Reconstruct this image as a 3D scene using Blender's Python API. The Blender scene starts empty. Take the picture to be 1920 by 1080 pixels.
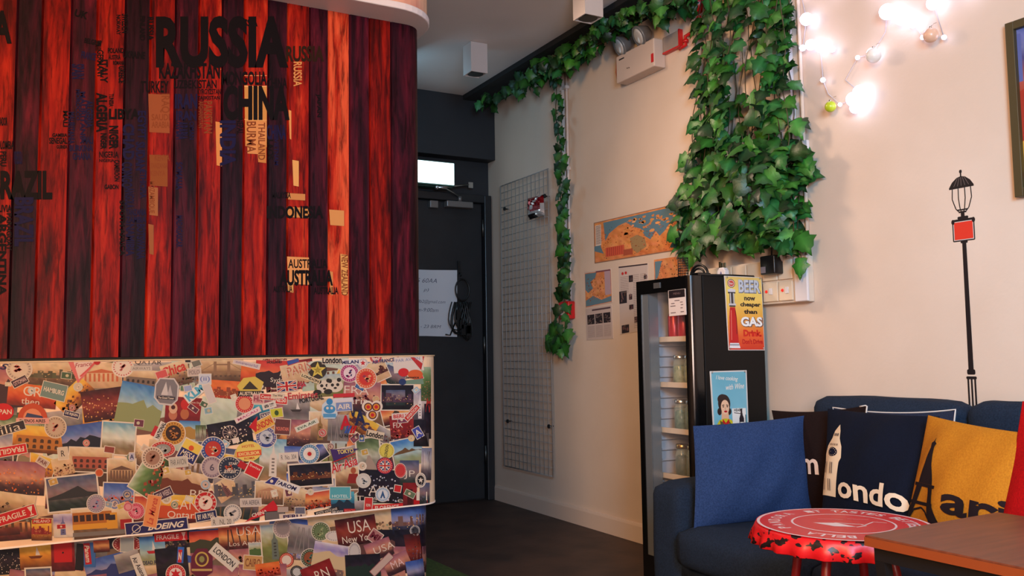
import bpy, bmesh, math, random
from mathutils import Vector, Matrix
from math import radians, sin, cos, pi
random.seed(7)
C = bpy.context.scene.collection
sc = bpy.context.scene
# ------------------------------------------------------------------ camera
FPX = 1632.0
CAM = Vector((0, 0, 1.0))
yaw, pitch, roll = radians(28.86), radians(4.30), radians(-0.866)
fw = Vector((sin(yaw)*cos(pitch), cos(yaw)*cos(pitch), sin(pitch)))
r0 = Vector((cos(yaw), -sin(yaw), 0)); u0 = r0.cross(fw)
rt = r0*cos(roll) + u0*sin(roll); up = u0*cos(roll) - r0*sin(roll)
cam = bpy.data.objects.new('camera', bpy.data.cameras.new('camera')); C.objects.link(cam)
cam.matrix_world = Matrix(((rt.x, up.x, -fw.x, CAM.x), (rt.y, up.y, -fw.y, CAM.y), (rt.z, up.z, -fw.z, CAM.z), (0, 0, 0, 1)))
cam.data.sensor_width = 36; cam.data.lens = FPX/1920*36; cam.data.clip_start = 0.05
sc.camera = cam
# ------------------------------------------------------------------ world, lamps, exposure
w = bpy.data.worlds.new('world'); sc.world = w; w.use_nodes = True
w.node_tree.nodes['Background'].inputs[0].default_value = (0.5, 0.42, 0.4, 1)
w.node_tree.nodes['Background'].inputs[1].default_value = 0.02
def area(name, loc, aim, size, power, col, size_y=None):
    l = bpy.data.lights.new(name, 'AREA'); l.energy = power; l.color = col; l.size = size
    if size_y: l.shape = 'RECTANGLE'; l.size_y = size_y
    o = bpy.data.objects.new(name, l); C.objects.link(o); o.location = loc
    o.rotation_euler = (Vector(aim)-Vector(loc)).to_track_quat('-Z', 'Y').to_euler()
    return o
area('warm_ceiling_lamp', (-2.2, -0.6, 2.5), (2.2, 3.3, 0.9), 0.8, 165, (1.0, 0.60, 0.28))
area('warm_hall_lamp', (1.42, 3.7, 2.66), (2.82, 2.55, 1.2), 0.3, 6.5, (1.0, 0.70, 0.50)).data.spread = radians(95)
area('right_wall_fill', (0.5, -0.5, 1.95), (2.82, 1.9, 1.2), 0.8, 38, (0.20, 0.62, 1.0)).data.spread = radians(105)  # unseen blue-tinted fill, added to brighten and cool the right wall
area('ceiling_fill', (-0.4, -1.2, 1.1), (0.6, 1.5, 2.8), 0.7, 70, (1.0, 0.72, 0.60))  # unseen fill aimed upward, added to lift the ceiling and ambient level
area('door_corner_fill', (1.75, 4.75, 2.6), (2.82, 4.95, 1.7), 0.35, 1.7, (0.35, 0.74, 1.0))  # unseen cool fill, added for the bluish cast on the door-end wall
sc.view_settings.view_transform = 'Standard'; sc.view_settings.look = 'None'
sc.view_settings.exposure = 0.0; sc.view_settings.gamma = 1.0; sc.view_settings.use_curve_mapping = False
sc.cycles.use_denoising = True
sc.cycles.max_bounces = 6; sc.cycles.diffuse_bounces = 4
# ------------------------------------------------------------------ pixel rays onto real planes
def ray(x, y): return fw + rt*((x-960)/FPX) - up*((y-540)/FPX)
def onp(ax, val, x, y):
    d = ray(x, y); return CAM + d*((val-CAM[ax])/d[ax])
XW, YB, YC, YF = 2.822, 5.427, 2.85, 2.776      # wall, door wall, counter front, fridge side
ZC = 2.79
# ------------------------------------------------------------------ colours and materials
def lin(c): return tuple(((v/255)/12.92 if v <= 10.3 else ((v/255+0.055)/1.055)**2.4) for v in c[:3])
def hexc(r, g, b): return (*lin((r, g, b)), 1)
MATS = {}
def mat(name, col=None, rough=0.6, metal=0, noise=None, bump=None, emit=None, es=1.0, trans=0, alpha=None, attr=False, spec=None, coat=0, scale=(1, 1, 1), sheen=0):
    """col: srgb; noise: (srgb2, scale, detail); bump: (scale, strength)"""
    if name in MATS: return MATS[name]
    m = bpy.data.materials.new(name); m.use_nodes = True; nt = m.node_tree; b = nt.nodes['Principled BSDF']
    b.inputs['Roughness'].default_value = rough; b.inputs['Metallic'].default_value = metal
    if spec is not None: b.inputs['Specular IOR Level'].default_value = spec
    if coat: b.inputs['Coat Weight'].default_value = coat; b.inputs['Coat Roughness'].default_value = 0.15
    if sheen: b.inputs['Sheen Weight'].default_value = sheen
    if trans: b.inputs['Transmission Weight'].default_value = trans
    if alpha is not None: b.inputs['Alpha'].default_value = alpha
    if emit: b.inputs['Emission Color'].default_value = hexc(*emit); b.inputs['Emission Strength'].default_value = es
    if col: b.inputs['Base Color'].default_value = hexc(*col)
    tc = nt.nodes.new('ShaderNodeTexCoord'); mp = nt.nodes.new('ShaderNodeMapping'); mp.inputs['Scale'].default_value = scale
    nt.links.new(tc.outputs['Object'], mp.inputs[0])
    src = None
    if attr:
        a = nt.nodes.new('ShaderNodeAttribute'); a.attribute_name = 'Col'; src = a.outputs['Color']
        nt.links.new(src, b.inputs['Base Color'])
    if noise:
        n = nt.nodes.new('ShaderNodeTexNoise'); n.inputs['Scale'].default_value = noise[1]; n.inputs['Detail'].default_value = noise[2]
        nt.links.new(mp.outputs[0], n.inputs['Vector'])
        mx = nt.nodes.new('ShaderNodeMix'); mx.data_type = 'RGBA'
        rp = nt.nodes.new('ShaderNodeMapRange'); rp.inputs[1].default_value = .35; rp.inputs[2].default_value = .65
        nt.links.new(n.outputs['Fac'], rp.inputs[0]); nt.links.new(rp.outputs[0], mx.inputs[0])
        if src: nt.links.new(src, mx.inputs[6])
        else: mx.inputs[6].default_value = hexc(*col)
        mx.inputs[7].default_value = hexc(*noise[0])
        if src:
            mm = nt.nodes.new('ShaderNodeMath'); mm.operation = 'MULTIPLY'; mm.inputs[1].default_value = .35
            nt.links.new(rp.outputs[0], mm.inputs[0]); nt.links.new(mm.outputs[0], mx.inputs[0])
        nt.links.new(mx.outputs[2], b.inputs['Base Color'])
    if bump:
        n = nt.nodes.new('ShaderNodeTexNoise'); n.inputs['Scale'].default_value = bump[0]; n.inputs['Detail'].default_value = 3
        nt.links.new(mp.outputs[0], n.inputs['Vector'])
        bp = nt.nodes.new('ShaderNodeBump'); bp.inputs['Strength'].default_value = bump[1]; bp.inputs['Distance'].default_value = 0.004
        nt.links.new(n.outputs['Fac'], bp.inputs['Height']); nt.links.new(bp.outputs[0], b.inputs['Normal'])
    MATS[name] = m
    return m
# ------------------------------------------------------------------ mesh builder
class MB:
    def __init__(s): s.v = []; s.f = []; s.c = []; s.sm = []
    def face(s, idx, col=None, smooth=False): s.f.append(idx); s.c.append(col); s.sm.append(smooth)
    def box(s, lo, hi, M=None, col=None):
        x0, y0, z0 = lo; x1, y1, z1 = hi; b = len(s.v)
        P = [(x0,y0,z0),(x1,y0,z0),(x1,y1,z0),(x0,y1,z0),(x0,y0,z1),(x1,y0,z1),(x1,y1,z1),(x0,y1,z1)]
        s.v += [(M @ Vector(p)) if M else Vector(p) for p in P]
        for q in ((0,3,2,1),(4,5,6,7),(0,1,5,4),(1,2,6,5),(2,3,7,6),(3,0,4,7)): s.face([b+i for i in q], col)
        return s
    def lathe(s, prof, M=None, n=20, col=None):
        """prof: (r, z) list, spun about z"""
        b = len(s.v)
        for r, z in prof:
            for k in range(n):
                p = Vector((r*cos(2*pi*k/n), r*sin(2*pi*k/n), z)); s.v.append(M @ p if M else p)
        for i in range(len(prof)-1):
            for k in range(n):
                s.face([b+i*n+k, b+i*n+(k+1) % n, b+(i+1)*n+(k+1) % n, b+(i+1)*n+k], col, True)
        s.face([b+k for k in reversed(range(n))], col); s.face([b+(len(prof)-1)*n+k for k in range(n)], col)
        return s
    def tube(s, pts, r, n=8, col=None, closed=False):
        pts = [Vector(p) for p in pts]; b = len(s.v); N = len(pts)
        rr = r if isinstance(r, (list, tuple)) else [r]*N
        prev = None
        for i, p in enumerate(pts):
            if closed: t = (pts[(i+1) % N]-pts[i-1])
            else: t = (pts[min(i+1, N-1)]-pts[max(i-1, 0)])
            if t.length < 1e-9: t = Vector((0, 0, 1))
            t.normalize()
            if prev is None:
                a = Vector((0, 0, 1)) if abs(t.z) < .9 else Vector((1, 0, 0)); x = t.cross(a).normalized()
            else: x = (prev - t*prev.dot(t)).normalized()
            prev = x; y = t.cross(x)
            for k in range(n): s.v.append(p + (x*cos(2*pi*k/n)+y*sin(2*pi*k/n))*rr[i])
        for i in range(N if closed else N-1):
            j = (i+1) % N
            for k in range(n): s.face([b+i*n+k, b+i*n+(k+1) % n, b+j*n+(k+1) % n, b+j*n+k], col, True)
        if not closed:
            s.face([b+k for k in reversed(range(n))], col); s.face([b+(N-1)*n+k for k in range(n)], col)
        return s
    def sphere(s, c, r, n=14, col=None, sq=(1, 1, 1)):
        prof = [(max(r*sin(pi*i/n), 1e-5), -r*cos(pi*i/n)) for i in range(n+1)]
        M = Matrix.Translation(Vector(c)) @ Matrix.Diagonal((*sq, 1)); return s.lathe(prof, M, n+4, col)
    def prism(s, pts, fa, fb, col=None):
        """pts 2D outline; fa, fb map a 2D point onto the near and the far face"""
        b = len(s.v); n = len(pts)
        s.v += [Vector(fa(p)) for p in pts] + [Vector(fb(p)) for p in pts]
        s.face(list(range(b, b+n)), col); s.face([b+n+k for k in reversed(range(n))], col)
        for k in range(n): s.face([b+k, b+n+k, b+n+(k+1) % n, b+(k+1) % n], col)
        return s
    def build(s, name, m, parent=None, bevel=0, seg=2, sub=0, smooth=None, recalc=True):
        me = bpy.data.meshes.new(name); me.from_pydata([tuple(v) for v in s.v], [], s.f)
        if any(c is not None for c in s.c):
            ca = me.color_attributes.new('Col', 'FLOAT_COLOR', 'CORNER'); i = 0; buf = []
            for f, c in zip(s.f, s.c):
                for k in range(len(f)):
                    cc = (c[k] if isinstance(c, list) else c) or (200, 200, 200)
                    buf += [*lin(cc), 1]
            ca.data.foreach_set('color', buf)
        me.polygons.foreach_set('use_smooth', [bool(x if smooth is None else smooth) for x in s.sm])
        ms = m if isinstance(m, (list, tuple)) else [m]
        for q in ms: me.materials.append(q)
        if recalc:
            bm = bmesh.new(); bm.from_mesh(me); bmesh.ops.recalc_face_normals(bm, faces=bm.faces); bm.to_mesh(me); bm.free()
        o = bpy.data.objects.new(name, me); C.objects.link(o)
        if bevel:
            md = o.modifiers.new('bevel', 'BEVEL'); md.width = bevel; md.segments = seg; md.limit_method = 'ANGLE'; md.angle_limit = radians(40)
            if seg > 2: me.polygons.foreach_set('use_smooth', [True]*len(me.polygons))
        if sub:
            md = o.modifiers.new('sub', 'SUBSURF'); md.levels = sub; md.render_levels = sub
        put(o, parent)
        return o
def put(o, parent):
    if parent is not None:
        o.parent = parent; o.matrix_parent_inverse = Matrix.Translation(-Vector(parent.location)) if parent.parent is None else Matrix.Identity(4)
        if parent.parent is not None: o.matrix_parent_inverse = Matrix.Identity(4)
def tag(o, label=None, cat=None, group=None, kind=None):
    for k, v in (('label', label), ('category', cat), ('group', group), ('kind', kind)):
        if v: o[k] = v
    return o
def thing(name, label, cat, loc, group=None):
    o = bpy.data.objects.new(name, None); C.objects.link(o); o.location = loc; o.empty_display_size = .05
    return tag(o, label, cat, group)
def struct(o): o['kind'] = 'structure'; return o
def rotz(loc, a): return Matrix.Translation(Vector(loc)) @ Matrix.Rotation(a, 4, 'Z')
# ------------------------------------------------------------------ flat printed art: colour polygons and lettering
_TX = {}
def glyphs(t, bold=0.0, shear=0.0):
    k = (t, bold, shear)
    if k not in _TX:
        c = bpy.data.curves.new('t', 'FONT'); c.body = t; c.resolution_u = 3; c.offset = bold; c.shear = shear; c.fill_mode = 'FRONT'
        o = bpy.data.objects.new('t', c); m = o.to_mesh()
        V = [(v.co.x, v.co.y) for v in m.vertices]; F = [list(p.vertices) for p in m.polygons]
        o.to_mesh_clear(); bpy.data.objects.remove(o); bpy.data.curves.remove(c)
        x0 = min(v[0] for v in V); x1 = max(v[0] for v in V); y0 = min(v[1] for v in V); y1 = max(v[1] for v in V)
        _TX[k] = ([((x-x0)/(x1-x0)-.5, .5-(y-y0)/(y1-y0)) for x, y in V], F)
    return _TX[k]
def jit(c, a=10): d = random.uniform(-a, a); return tuple(max(0, min(255, v+d+random.uniform(-a/3, a/3))) for v in c)
def mixc(a, b, t): return tuple(a[i]*(1-t)+b[i]*t for i in range(3))
class Art:
    """polygons in a 2D frame, y downwards, each on a thin layer of its own"""
    def __init__(s, cx=0, cy=0, rot=0, mirror=False):
        s.v = []; s.f = []; s.c = []; s.n = 0; s.o = (cx, cy); s.a = radians(rot); s.mir = mirror
    def T(s, x, y):
        if s.mir: x = -x
        return (s.o[0]+x*cos(s.a)-y*sin(s.a), s.o[1]+x*sin(s.a)+y*cos(s.a))
    def layer(s): s.n += 1
    def add(s, pts, col, layer=None):
        b = len(s.v); L = s.n if layer is None else layer
        s.v += [(*s.T(*p), L) for p in pts]; s.f.append(list(range(b, b+len(pts)))); s.c.append(col)
    def poly(s, pts, col): s.layer(); s.add(pts, col); return s
    def rect(s, x, y, w, h, col, r=0):
        if r:
            pts = []
            for (qx, qy, a0) in ((w/2-r, h/2-r, 0), (-w/2+r, h/2-r, 90), (-w/2+r, -h/2+r, 180), (w/2-r, -h/2+r, 270)):
                pts += [(x+qx+r*cos(radians(a0+k*30)), y+qy+r*sin(radians(a0+k*30))) for k in range(4)]
            return s.poly(pts, col)
        return s.poly([(x-w/2, y-h/2), (x+w/2, y-h/2), (x+w/2, y+h/2), (x-w/2, y+h/2)], col)
    def ell(s, x, y, rx, ry, col, n=28): return s.poly([(x+rx*cos(2*pi*k/n), y+ry*sin(2*pi*k/n)) for k in range(n)], col)
    def line(s, pts, w, col, fresh=True):
        if fresh: s.layer()
        for (x0, y0), (x1, y1) in zip(pts, pts[1:]):
            d = math.hypot(x1-x0, y1-y0) or 1; nx, ny = -(y1-y0)/d*w/2, (x1-x0)/d*w/2
            s.add([(x0+nx, y0+ny), (x1+nx, y1+ny), (x1-nx, y1-ny), (x0-nx, y0-ny)], col)
        return s
    def ring(s, x, y, r, w, col, n=28, ry=None):
        s.layer(); ry = ry or r
        for k in range(n):
            a, b = 2*pi*k/n, 2*pi*(k+1)/n
            s.add([(x+r*cos(a), y+ry*sin(a)), (x+r*cos(b), y+ry*sin(b)), (x+(r-w)*cos(b), y+(ry-w)*sin(b)), (x+(r-w)*cos(a), y+(ry-w)*sin(a))], col)
        return s
    def text(s, t, x, y, w, h, col, bold=0.0, shear=0.0, rot=0):
        V, F = glyphs(t, bold, shear); s.layer(); a = radians(rot); b = len(s.v)
        for p in V:
            px, py = p[0]*w, p[1]*h
            s.v.append((*s.T(x+px*cos(a)-py*sin(a), y+px*sin(a)+py*cos(a)), s.n))
        for f in F: s.f.append([b+i for i in f]); s.c.append(col)
        return s
    def ringtext(s, t, x, y, r, h, col, a0=-90, span=300, bold=.02):
        n = len(t)
        for i, ch in enumerate(t):
            if ch == ' ': continue
            a = radians(a0-span/2+span*(i+.5)/n)
            s.text(ch, x+r*cos(a), y+r*sin(a), h*.7, h, col, bold, 0, math.degrees(a)+90)
            s.n -= 1
        s.n += 1
        return s
    def grad(s, x, y, w, h, cols, nx=8, ny=8, noise=8, warp=0):
        """a printed picture area: rows of colour with speckle"""
        s.layer(); b = len(s.v); V = []
        for j in range(ny+1):
            for i in range(nx+1): s.v.append((*s.T(x-w/2+w*i/nx, y-h/2+h*j/ny), s.n))
        def cc(t):
            t = max(0, min(.9999, t))*(len(cols)-1); k = int(t); return mixc(cols[k], cols[k+1], t-k)
        for j in range(ny+1):
            for i in range(nx+1): V.append(jit(cc(j/ny+random.uniform(-warp, warp)), noise))
        for j in range(ny):
            for i in range(nx):
                q = [j*(nx+1)+i, j*(nx+1)+i+1, (j+1)*(nx+1)+i+1, (j+1)*(nx+1)+i]
                s.f.append([b+k for k in q]); s.c.append([V[k] for k in q])
        return s
    def build(s, name, fn, m, parent=None, base=0.001, step=2e-5, maxlen=None):
        """fn(x, y, height) -> 3D point"""
        V = s.v; F = s.f; K = s.c
        if maxlen:
            F2 = []; K2 = []; V = list(V)
            st = []
            for f, c in zip(F, K):
                if len(f) == 4 and isinstance(c, list): F2.append(f); K2.append(c); continue
                cc = c[0] if isinstance(c, list) else c
                if len(f) == 3: st.append((f, cc))
                else:
                    cx = sum(V[i][0] for i in f)/len(f); cy = sum(V[i][1] for i in f)/len(f); V.append((cx, cy, V[f[0]][2])); k0 = len(V)-1
                    for a, b in zip(f, f[1:]+f[:1]): st.append(([a, b, k0], cc))
            mid = {}
            while st:
                f, c = st.pop(); L = [math.dist(V[f[k]][:2], V[f[(k+1) % 3]][:2]) for k in range(3)]; k = L.index(max(L))
                if L[k] > maxlen:
                    a, b, d = f[k], f[(k+1) % 3], f[(k+2) % 3]; key = (min(a, b), max(a, b))
                    if key not in mid: V.append(((V[a][0]+V[b][0])/2, (V[a][1]+V[b][1])/2, V[a][2])); mid[key] = len(V)-1
                    m0 = mid[key]; st += [([a, m0, d], c), ([m0, b, d], c)]
                else: F2.append(f); K2.append(c)
            F, K = F2, K2
        mb = MB(); mb.v = [Vector(fn(x, y, base+L*step)) for x, y, L in V]; mb.f = F; mb.c = K; mb.sm = [False]*len(F)
        return mb.build(name, m, parent, recalc=False)
PRINT = mat('printed_paper', attr=True, rough=.55, spec=.3)
PRINTG = mat('printed_gloss', attr=True, rough=.28)
def wallfn(x, y, h): p = onp(0, XW, x, y); return (p.x-h, p.y, p.z)
def planeY(yc):
    def f(x, y, h): p = onp(1, yc, x, y); return (p.x, p.y-h, p.z)
    return f
def WP(x, y, off=0): return onp(0, XW-off, x, y)
# ------------------------------------------------------------------ the room
wallm = mat('cream_plaster', (222, 200, 182), .75, noise=((210, 186, 166), 1.2, 4), bump=(60, .12))
darkm = mat('charcoal_paint', (42, 42, 46), .55, noise=((36, 36, 40), 3, 3), bump=(40, .1))
ceilm = mat('ceiling_paint', (222, 212, 208), .8, noise=((214, 204, 200), 2, 3))
blackm = mat('black_beam_paint', (16, 15, 16), .8)
floorm = mat('dark_floor', (74, 52, 42), .6, noise=((52, 36, 30), 5, 8), bump=(30, .2))
struct(MB().box((-3.2, -3.2, -.1), (3.2, YB+.3, 0)).build('floor', floorm))
struct(MB().box((XW, -3.2, 0), (XW+.12, YB+.3, 3.0)).build('wall_right', wallm))
struct(MB().box((-3.2, YB+.02, 0), (XW, YB+.3, 3.0)).build('wall_back', darkm))
struct(MB().box((-3.2, -3.2, 0), (-3.05, YB+.02, 3.0)).build('wall_left', wallm))
struct(MB().box((-3.05, -3.2, 0), (XW, -3.05, 3.0)).build('wall_front', wallm))
struct(MB().box((-3.05, -3.05, ZC), (2.575, YB+.02, ZC+.1)).build('ceiling', ceilm))
struct(MB().box((2.575, -3.05, 2.758), (XW, YB+.02, 3.0)).build('trim_1', blackm))
struct(MB().box((-3.05, 5.335, 2.355), (XW, YB+.02, ZC)).build('trim_2', darkm, bevel=.004))
# skirting of the cream wall, rounded top
sk = MB(); sk.prism([(0, 0), (.016, 0), (.016, .085), (.012, .097), (.004, .1), (0, .1)], lambda p: (XW-p[0], -3.05, p[1]), lambda p: (XW-p[0], YB+.02, p[1]))
struct(sk.build('baseboard_right', mat('skirting_paint', (214, 190, 172), .6)))
# door in the dark wall
doorm = mat('charcoal_door', (36, 36, 39), .45, noise=((30, 30, 33), 8, 3))
D = struct(MB().box((1.86, YB-.015, .012), (2.745, YB+.02, 2.045)).build('door_1', doorm, bevel=.002))
fr = MB()
fr.box((2.757, YB-.045, 0), (2.812, YB+.02, 2.11)); fr.box((1.80, YB-.045, 2.055), (2.757, YB+.02, 2.11)); fr.box((1.80, YB-.045, 0), (1.848, YB+.02, 2.055))
struct(fr.build('trim_3', mat('door_frame_paint', (38, 38, 41), .35), bevel=.005))
hg = MB()
for z in (.25, 1.0, 1.82): hg.tube([(2.751, YB-.026, z), (2.751, YB-.026, z+.12)], .007, 8)
hg.build('hinge', mat('dull_steel', (120, 118, 115), .4, 1), D)
MB().lathe([(.012, 0), (.012, .05), (.018, .055), (.018, .075), (.01, .08)], Matrix.Translation((1.93, YB-.015, 1.02)) @ Matrix.Rotation(pi/2, 4, 'X'), 16).build('handle', MATS['dull_steel'], D)

# green mat by the counter: its far edge runs through the two points seen
mt = MB(); p0, p1 = onp(2, .012, 800, 1045), onp(2, .012, 880, 1080)
d = (p1-p0).normalized(); a, b = p0-d*.9, p1+d*.35
n = Vector((-d.y, d.x, 0)); n = n if n.x < 0 else -n
q = [a, b, b+n*.38, a+n*.38]
mt.prism([(v.x, v.y) for v in q], lambda p: (p[0], p[1], .012), lambda p: (p[0], p[1], 0.0))
tag(mt.build('floor_mat', mat('green_mat', (70, 92, 34), .9, noise=((52, 72, 26), 60, 3), bump=(200, .6))), 'green textured floor mat beside the counter base', 'mat')

# ceiling spot boxes
def spot(x, y, zb, label, sx=.105):
    t = thing('ceiling_spotlight', label, 'ceiling light', (x, y, ZC), 'square box spotlights')
    wm = mat('white_metal', (205, 192, 186), .45); km = mat('black_baffle', (12, 12, 12), .5)
    h = sx/2; m = MB(); th = .006
    m.box((x-h, y-h, zb), (x-h+th, y+h, ZC-.001)); m.box((x+h-th, y-h, zb), (x+h, y+h, ZC-.001))
    m.box((x-h+th, y-h, zb), (x+h-th, y-h+th, ZC-.001)); m.box((x-h+th, y+h-th, zb), (x+h-th, y+h, ZC-.001))
    m.build('housing', wm, t)
    MB().lathe([(.046, 0), (.036, .03), (.030, .034)], Matrix.Translation((x, y, zb+.002)), 24).build('baffle', km, t)
    MB().box((x-h+th, y-h+th, zb+.036), (x+h-th, y+h-th, zb+.05)).build('lamp_plate', km, t)
spot(2.215, 4.42, 2.615, 'white square box spotlight nearer the dark door wall')
spot(2.33, 3.42, 2.615, 'white square box spotlight cut off by the top of the photo')

# lit exit light box above the door
t = thing('exit_light_box', 'glowing white light box above the charcoal door', 'light box', (2.25, 5.36, 2.2))
MB().box((2.02, 5.30, 2.135), (2.49, 5.334, 2.30)).box((2.02, 5.334, 2.13), (2.49, 5.41, 2.305)).build('housing', mat('light_box_frame', (60, 90, 80), .4), t, bevel=.003)
MB().box((2.028, 5.294, 2.145), (2.482, 5.301, 2.292)).build('lit_panel', mat('lit_panel', (255, 255, 255), .5, emit=(222, 244, 255), es=2.6), t)
MB().box((2.05, 5.40, 2.30), (2.46, 5.425, 2.325)).build('bracket', mat('black_beam_paint'), t)

# door closer
t = thing('door_closer', 'grey metal door closer at the top of the charcoal door', 'door closer', (2.55, 5.40, 2.03))
gm = mat('closer_grey', (135, 130, 128), .4, .6)
MB().box((2.455, 5.352, 2.006), (2.655, 5.411, 2.05)).build('body', gm, t, bevel=.006)
MB().tube([(2.56, 5.372, 2.05), (2.56, 5.372, 2.085)], .014, 12).build('pivot', gm, t)
arm = MB(); arm.tube([(2.56, 5.372, 2.082), (2.44, 5.335, 2.125), (2.36, 5.31, 2.12)], .007, 8); arm.tube([(2.36, 5.31, 2.12), (2.64, 5.375, 2.175)], .008, 8)
arm.sphere((2.36, 5.31, 2.12), .014); arm.box((2.625, 5.365, 2.15), (2.66, 5.379, 2.19))
arm.build('arm', mat('bright_steel', (200, 200, 200), .25, 1), t)
MB().box((2.34, 5.375, 1.995), (2.40, 5.411, 2.045)).build('keeper', gm, t, bevel=.004)

# handwritten notice on the door
fnD = lambda yy: planeY(yy)
A = Art(820, 568); A.rect(-22, 0, 118, 124, (214, 212, 216))
ink = (70, 70, 92)
for (s, x, y, ww, hh) in (('s 5 60AA', -24, -42, 46, 8), ('(   )   p)', -34, -24, 36, 8), ('m8b2@gmail.com', -14, -2, 58, 8), ('9am-9:00am', -22, 13, 48, 7), (') - 23 BRM', -16, 45, 46, 8)):
    A.text(s, x, y, ww, hh, ink, -.008, .3)
A.v = [(x, y+(x-800)*.03, L) for x, y, L in A.v]
n1 = thing('notice_sheet', 'white handwritten notice sheet hung on the charcoal door', 'notice', (2.45, YB-.02, 1.35))
MB().prism([(p.x, p.z) for p in [onp(1, YB-.018, *A.T(*q)) for q in ((-82, -62), (37, -61.5), (37, 62), (-82, 62))]], lambda p: (p[0], YB-.0185, p[1]), lambda p: (p[0], YB-.0155, p[1])).build('board', mat('white_card', (205, 203, 208), .6), n1)
A.build('writing', planeY(YB-.0185), PRINT, n1, base=.0006)
MB().tube([(2.24, YB-.0175, 1.58), (2.18, YB-.017, 1.66), (2.12, YB-.0175, 1.58)], .002, 6).build('hanging_string', mat('black_beam_paint'), n1)

# black cables and loop hung on the door
ck = mat('black_rubber', (14, 14, 15), .4)
t = thing('hanging_cables', 'tangle of black cables hanging from a hook over the notice', 'cables', (2.57, YB-.05, 1.35))
MB().box((2.552, YB-.03, 1.55), (2.572, YB-.0155, 1.64)).tube([(2.562, YB-.025, 1.56), (2.562, YB-.055, 1.535), (2.562, YB-.06, 1.555)], .005, 6).build('hook', ck, t)
lp = MB(); c = Vector((2.575, YB-.05, 1.43)); lp.tube([(c.x+.052*cos(a), c.y, c.z+.075*sin(a)+.01) for a in [2*pi*k/24 for k in range(24)]], .006, 8, closed=True)
lp.build('loop', ck, t)
cb = MB(); rnd = random.Random(3)
for k in range(15):
    x0 = 2.575+rnd.uniform(-.03, .03); wd = rnd.uniform(.03, .085); dn = rnd.uniform(.14, .27); dx = rnd.uniform(-.07, .05); yy = YB-.045-rnd.uniform(0, .03)
    cb.tube([(x0+dx*s_+wd*.5*sin(2*pi*s_), yy, 1.355-dn*sin(pi*s_)+.0*s_) for s_ in [q/14 for q in range(15)]], rnd.choice((.004, .006, .009)), 7)
for k in range(5):
    x0 = 2.56+rnd.uniform(-.05, .08); z0 = rnd.uniform(1.17, 1.3); cb.box((x0, YB-.085, z0-.05), (x0+.03, YB-.05, z0+.02))
cb.tube([(2.52, YB-.05, 1.22), (2.48, YB-.05, 1.13), (2.445, YB-.05, 1.135)], .005, 6)
cb.build('cables', ck, t)

# wire grid panel on the cream wall
t = thing('wire_grid_panel', 'white wire grid display panel fixed to the cream wall', 'grid panel', (XW-.03, 4.88, 1.2))
gw = mat('grid_wire', (168, 160, 156), .4, .3)
g0, g1, z0, z1 = 4.575, 5.20, .25, 2.145
g = MB(); nv, nh = 12, 38
for i in range(nv+1):
    y = g0+(g1-g0)*i/nv; g.tube([(XW-.034, y, z0), (XW-.034, y, z1)], .0022 if i not in (0, nv) else .004, 5)
g.build('upright_wires', gw, t)
g = MB()
for j in range(nh+1):
    z = z0+(z1-z0)*j/nh; g.tube([(XW-.030, g0, z), (XW-.030, g1, z)], .0022 if j not in (0, nh) else .004, 5)
g.build('cross_wires', gw, t)
g = None
for y, z in ((4.62, .55), (5.15, .55), (4.62, 1.98), (5.15, 1.98)): MB().lathe([(.004, 0), (.004, .028), (.013, .028), (.013, .036)], Matrix.Translation((XW-.0005, y, z)) @ Matrix.Rotation(-pi/2, 4, 'Y'), 10).build('fixing', mat('black_beam_paint'), t)

# foil packet on the grid
P = [WP(*q, .055) for q in ((990, 372), (1019, 365), (1021, 403), (993, 412))]
t = thing('foil_packet', 'shiny red and silver foil packet clipped on the wire grid', 'packet', WP(1005, 388, .05))
rp = random.Random(5); m = MB(); N = 10
for j in range(N+1):
    for i in range(N+1):
        u, v = i/N, j/N; p = (P[0]*(1-u)+P[1]*u)*(1-v)+(P[3]*(1-u)+P[2]*u)*v
        b_ = .022*math.sqrt(max(0, (1-abs(2*u-1)**3)*(1-abs(2*v-1)**3)))
        m.v.append(p+Vector((-b_-rp.uniform(0, .008)*(b_ > 0), 0, 0)))
for j in range(N+1):
    for i in range(N+1):
        u, v = i/N, j/N; p = (P[0]*(1-u)+P[1]*u)*(1-v)+(P[3]*(1-u)+P[2]*u)*v
        m.v.append(p+Vector((.014*math.sqrt(max(0, (1-abs(2*u-1)**3)*(1-abs(2*v-1)**3))), 0, 0)))
for k in (0, (N+1)**2):
    for j in range(N):
        for i in range(N):
            v = j/N; u = i/N
            col = (28, 16, 18) if v > .72 and u < .6 else ((220, 215, 212) if (v > .68 or abs(u+v-.75) < .12 or (v > .3 and u > .85)) else ((150, 22, 30) if v < .5 else (176, 84, 90)))
            m.face([k+j*(N+1)+i, k+j*(N+1)+i+1, k+(j+1)*(N+1)+i+1, k+(j+1)*(N+1)+i], col)
m.build('packet', mat('foil', attr=True, rough=.22, metal=.5), t, recalc=False)
MB().tube([(XW-.036, P[0].y*.5+P[1].y*.5, 2.02), (XW-.055, P[0].y*.5+P[1].y*.5, P[0].z-.004)], .002, 6).build('clip', gw, t)
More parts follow.
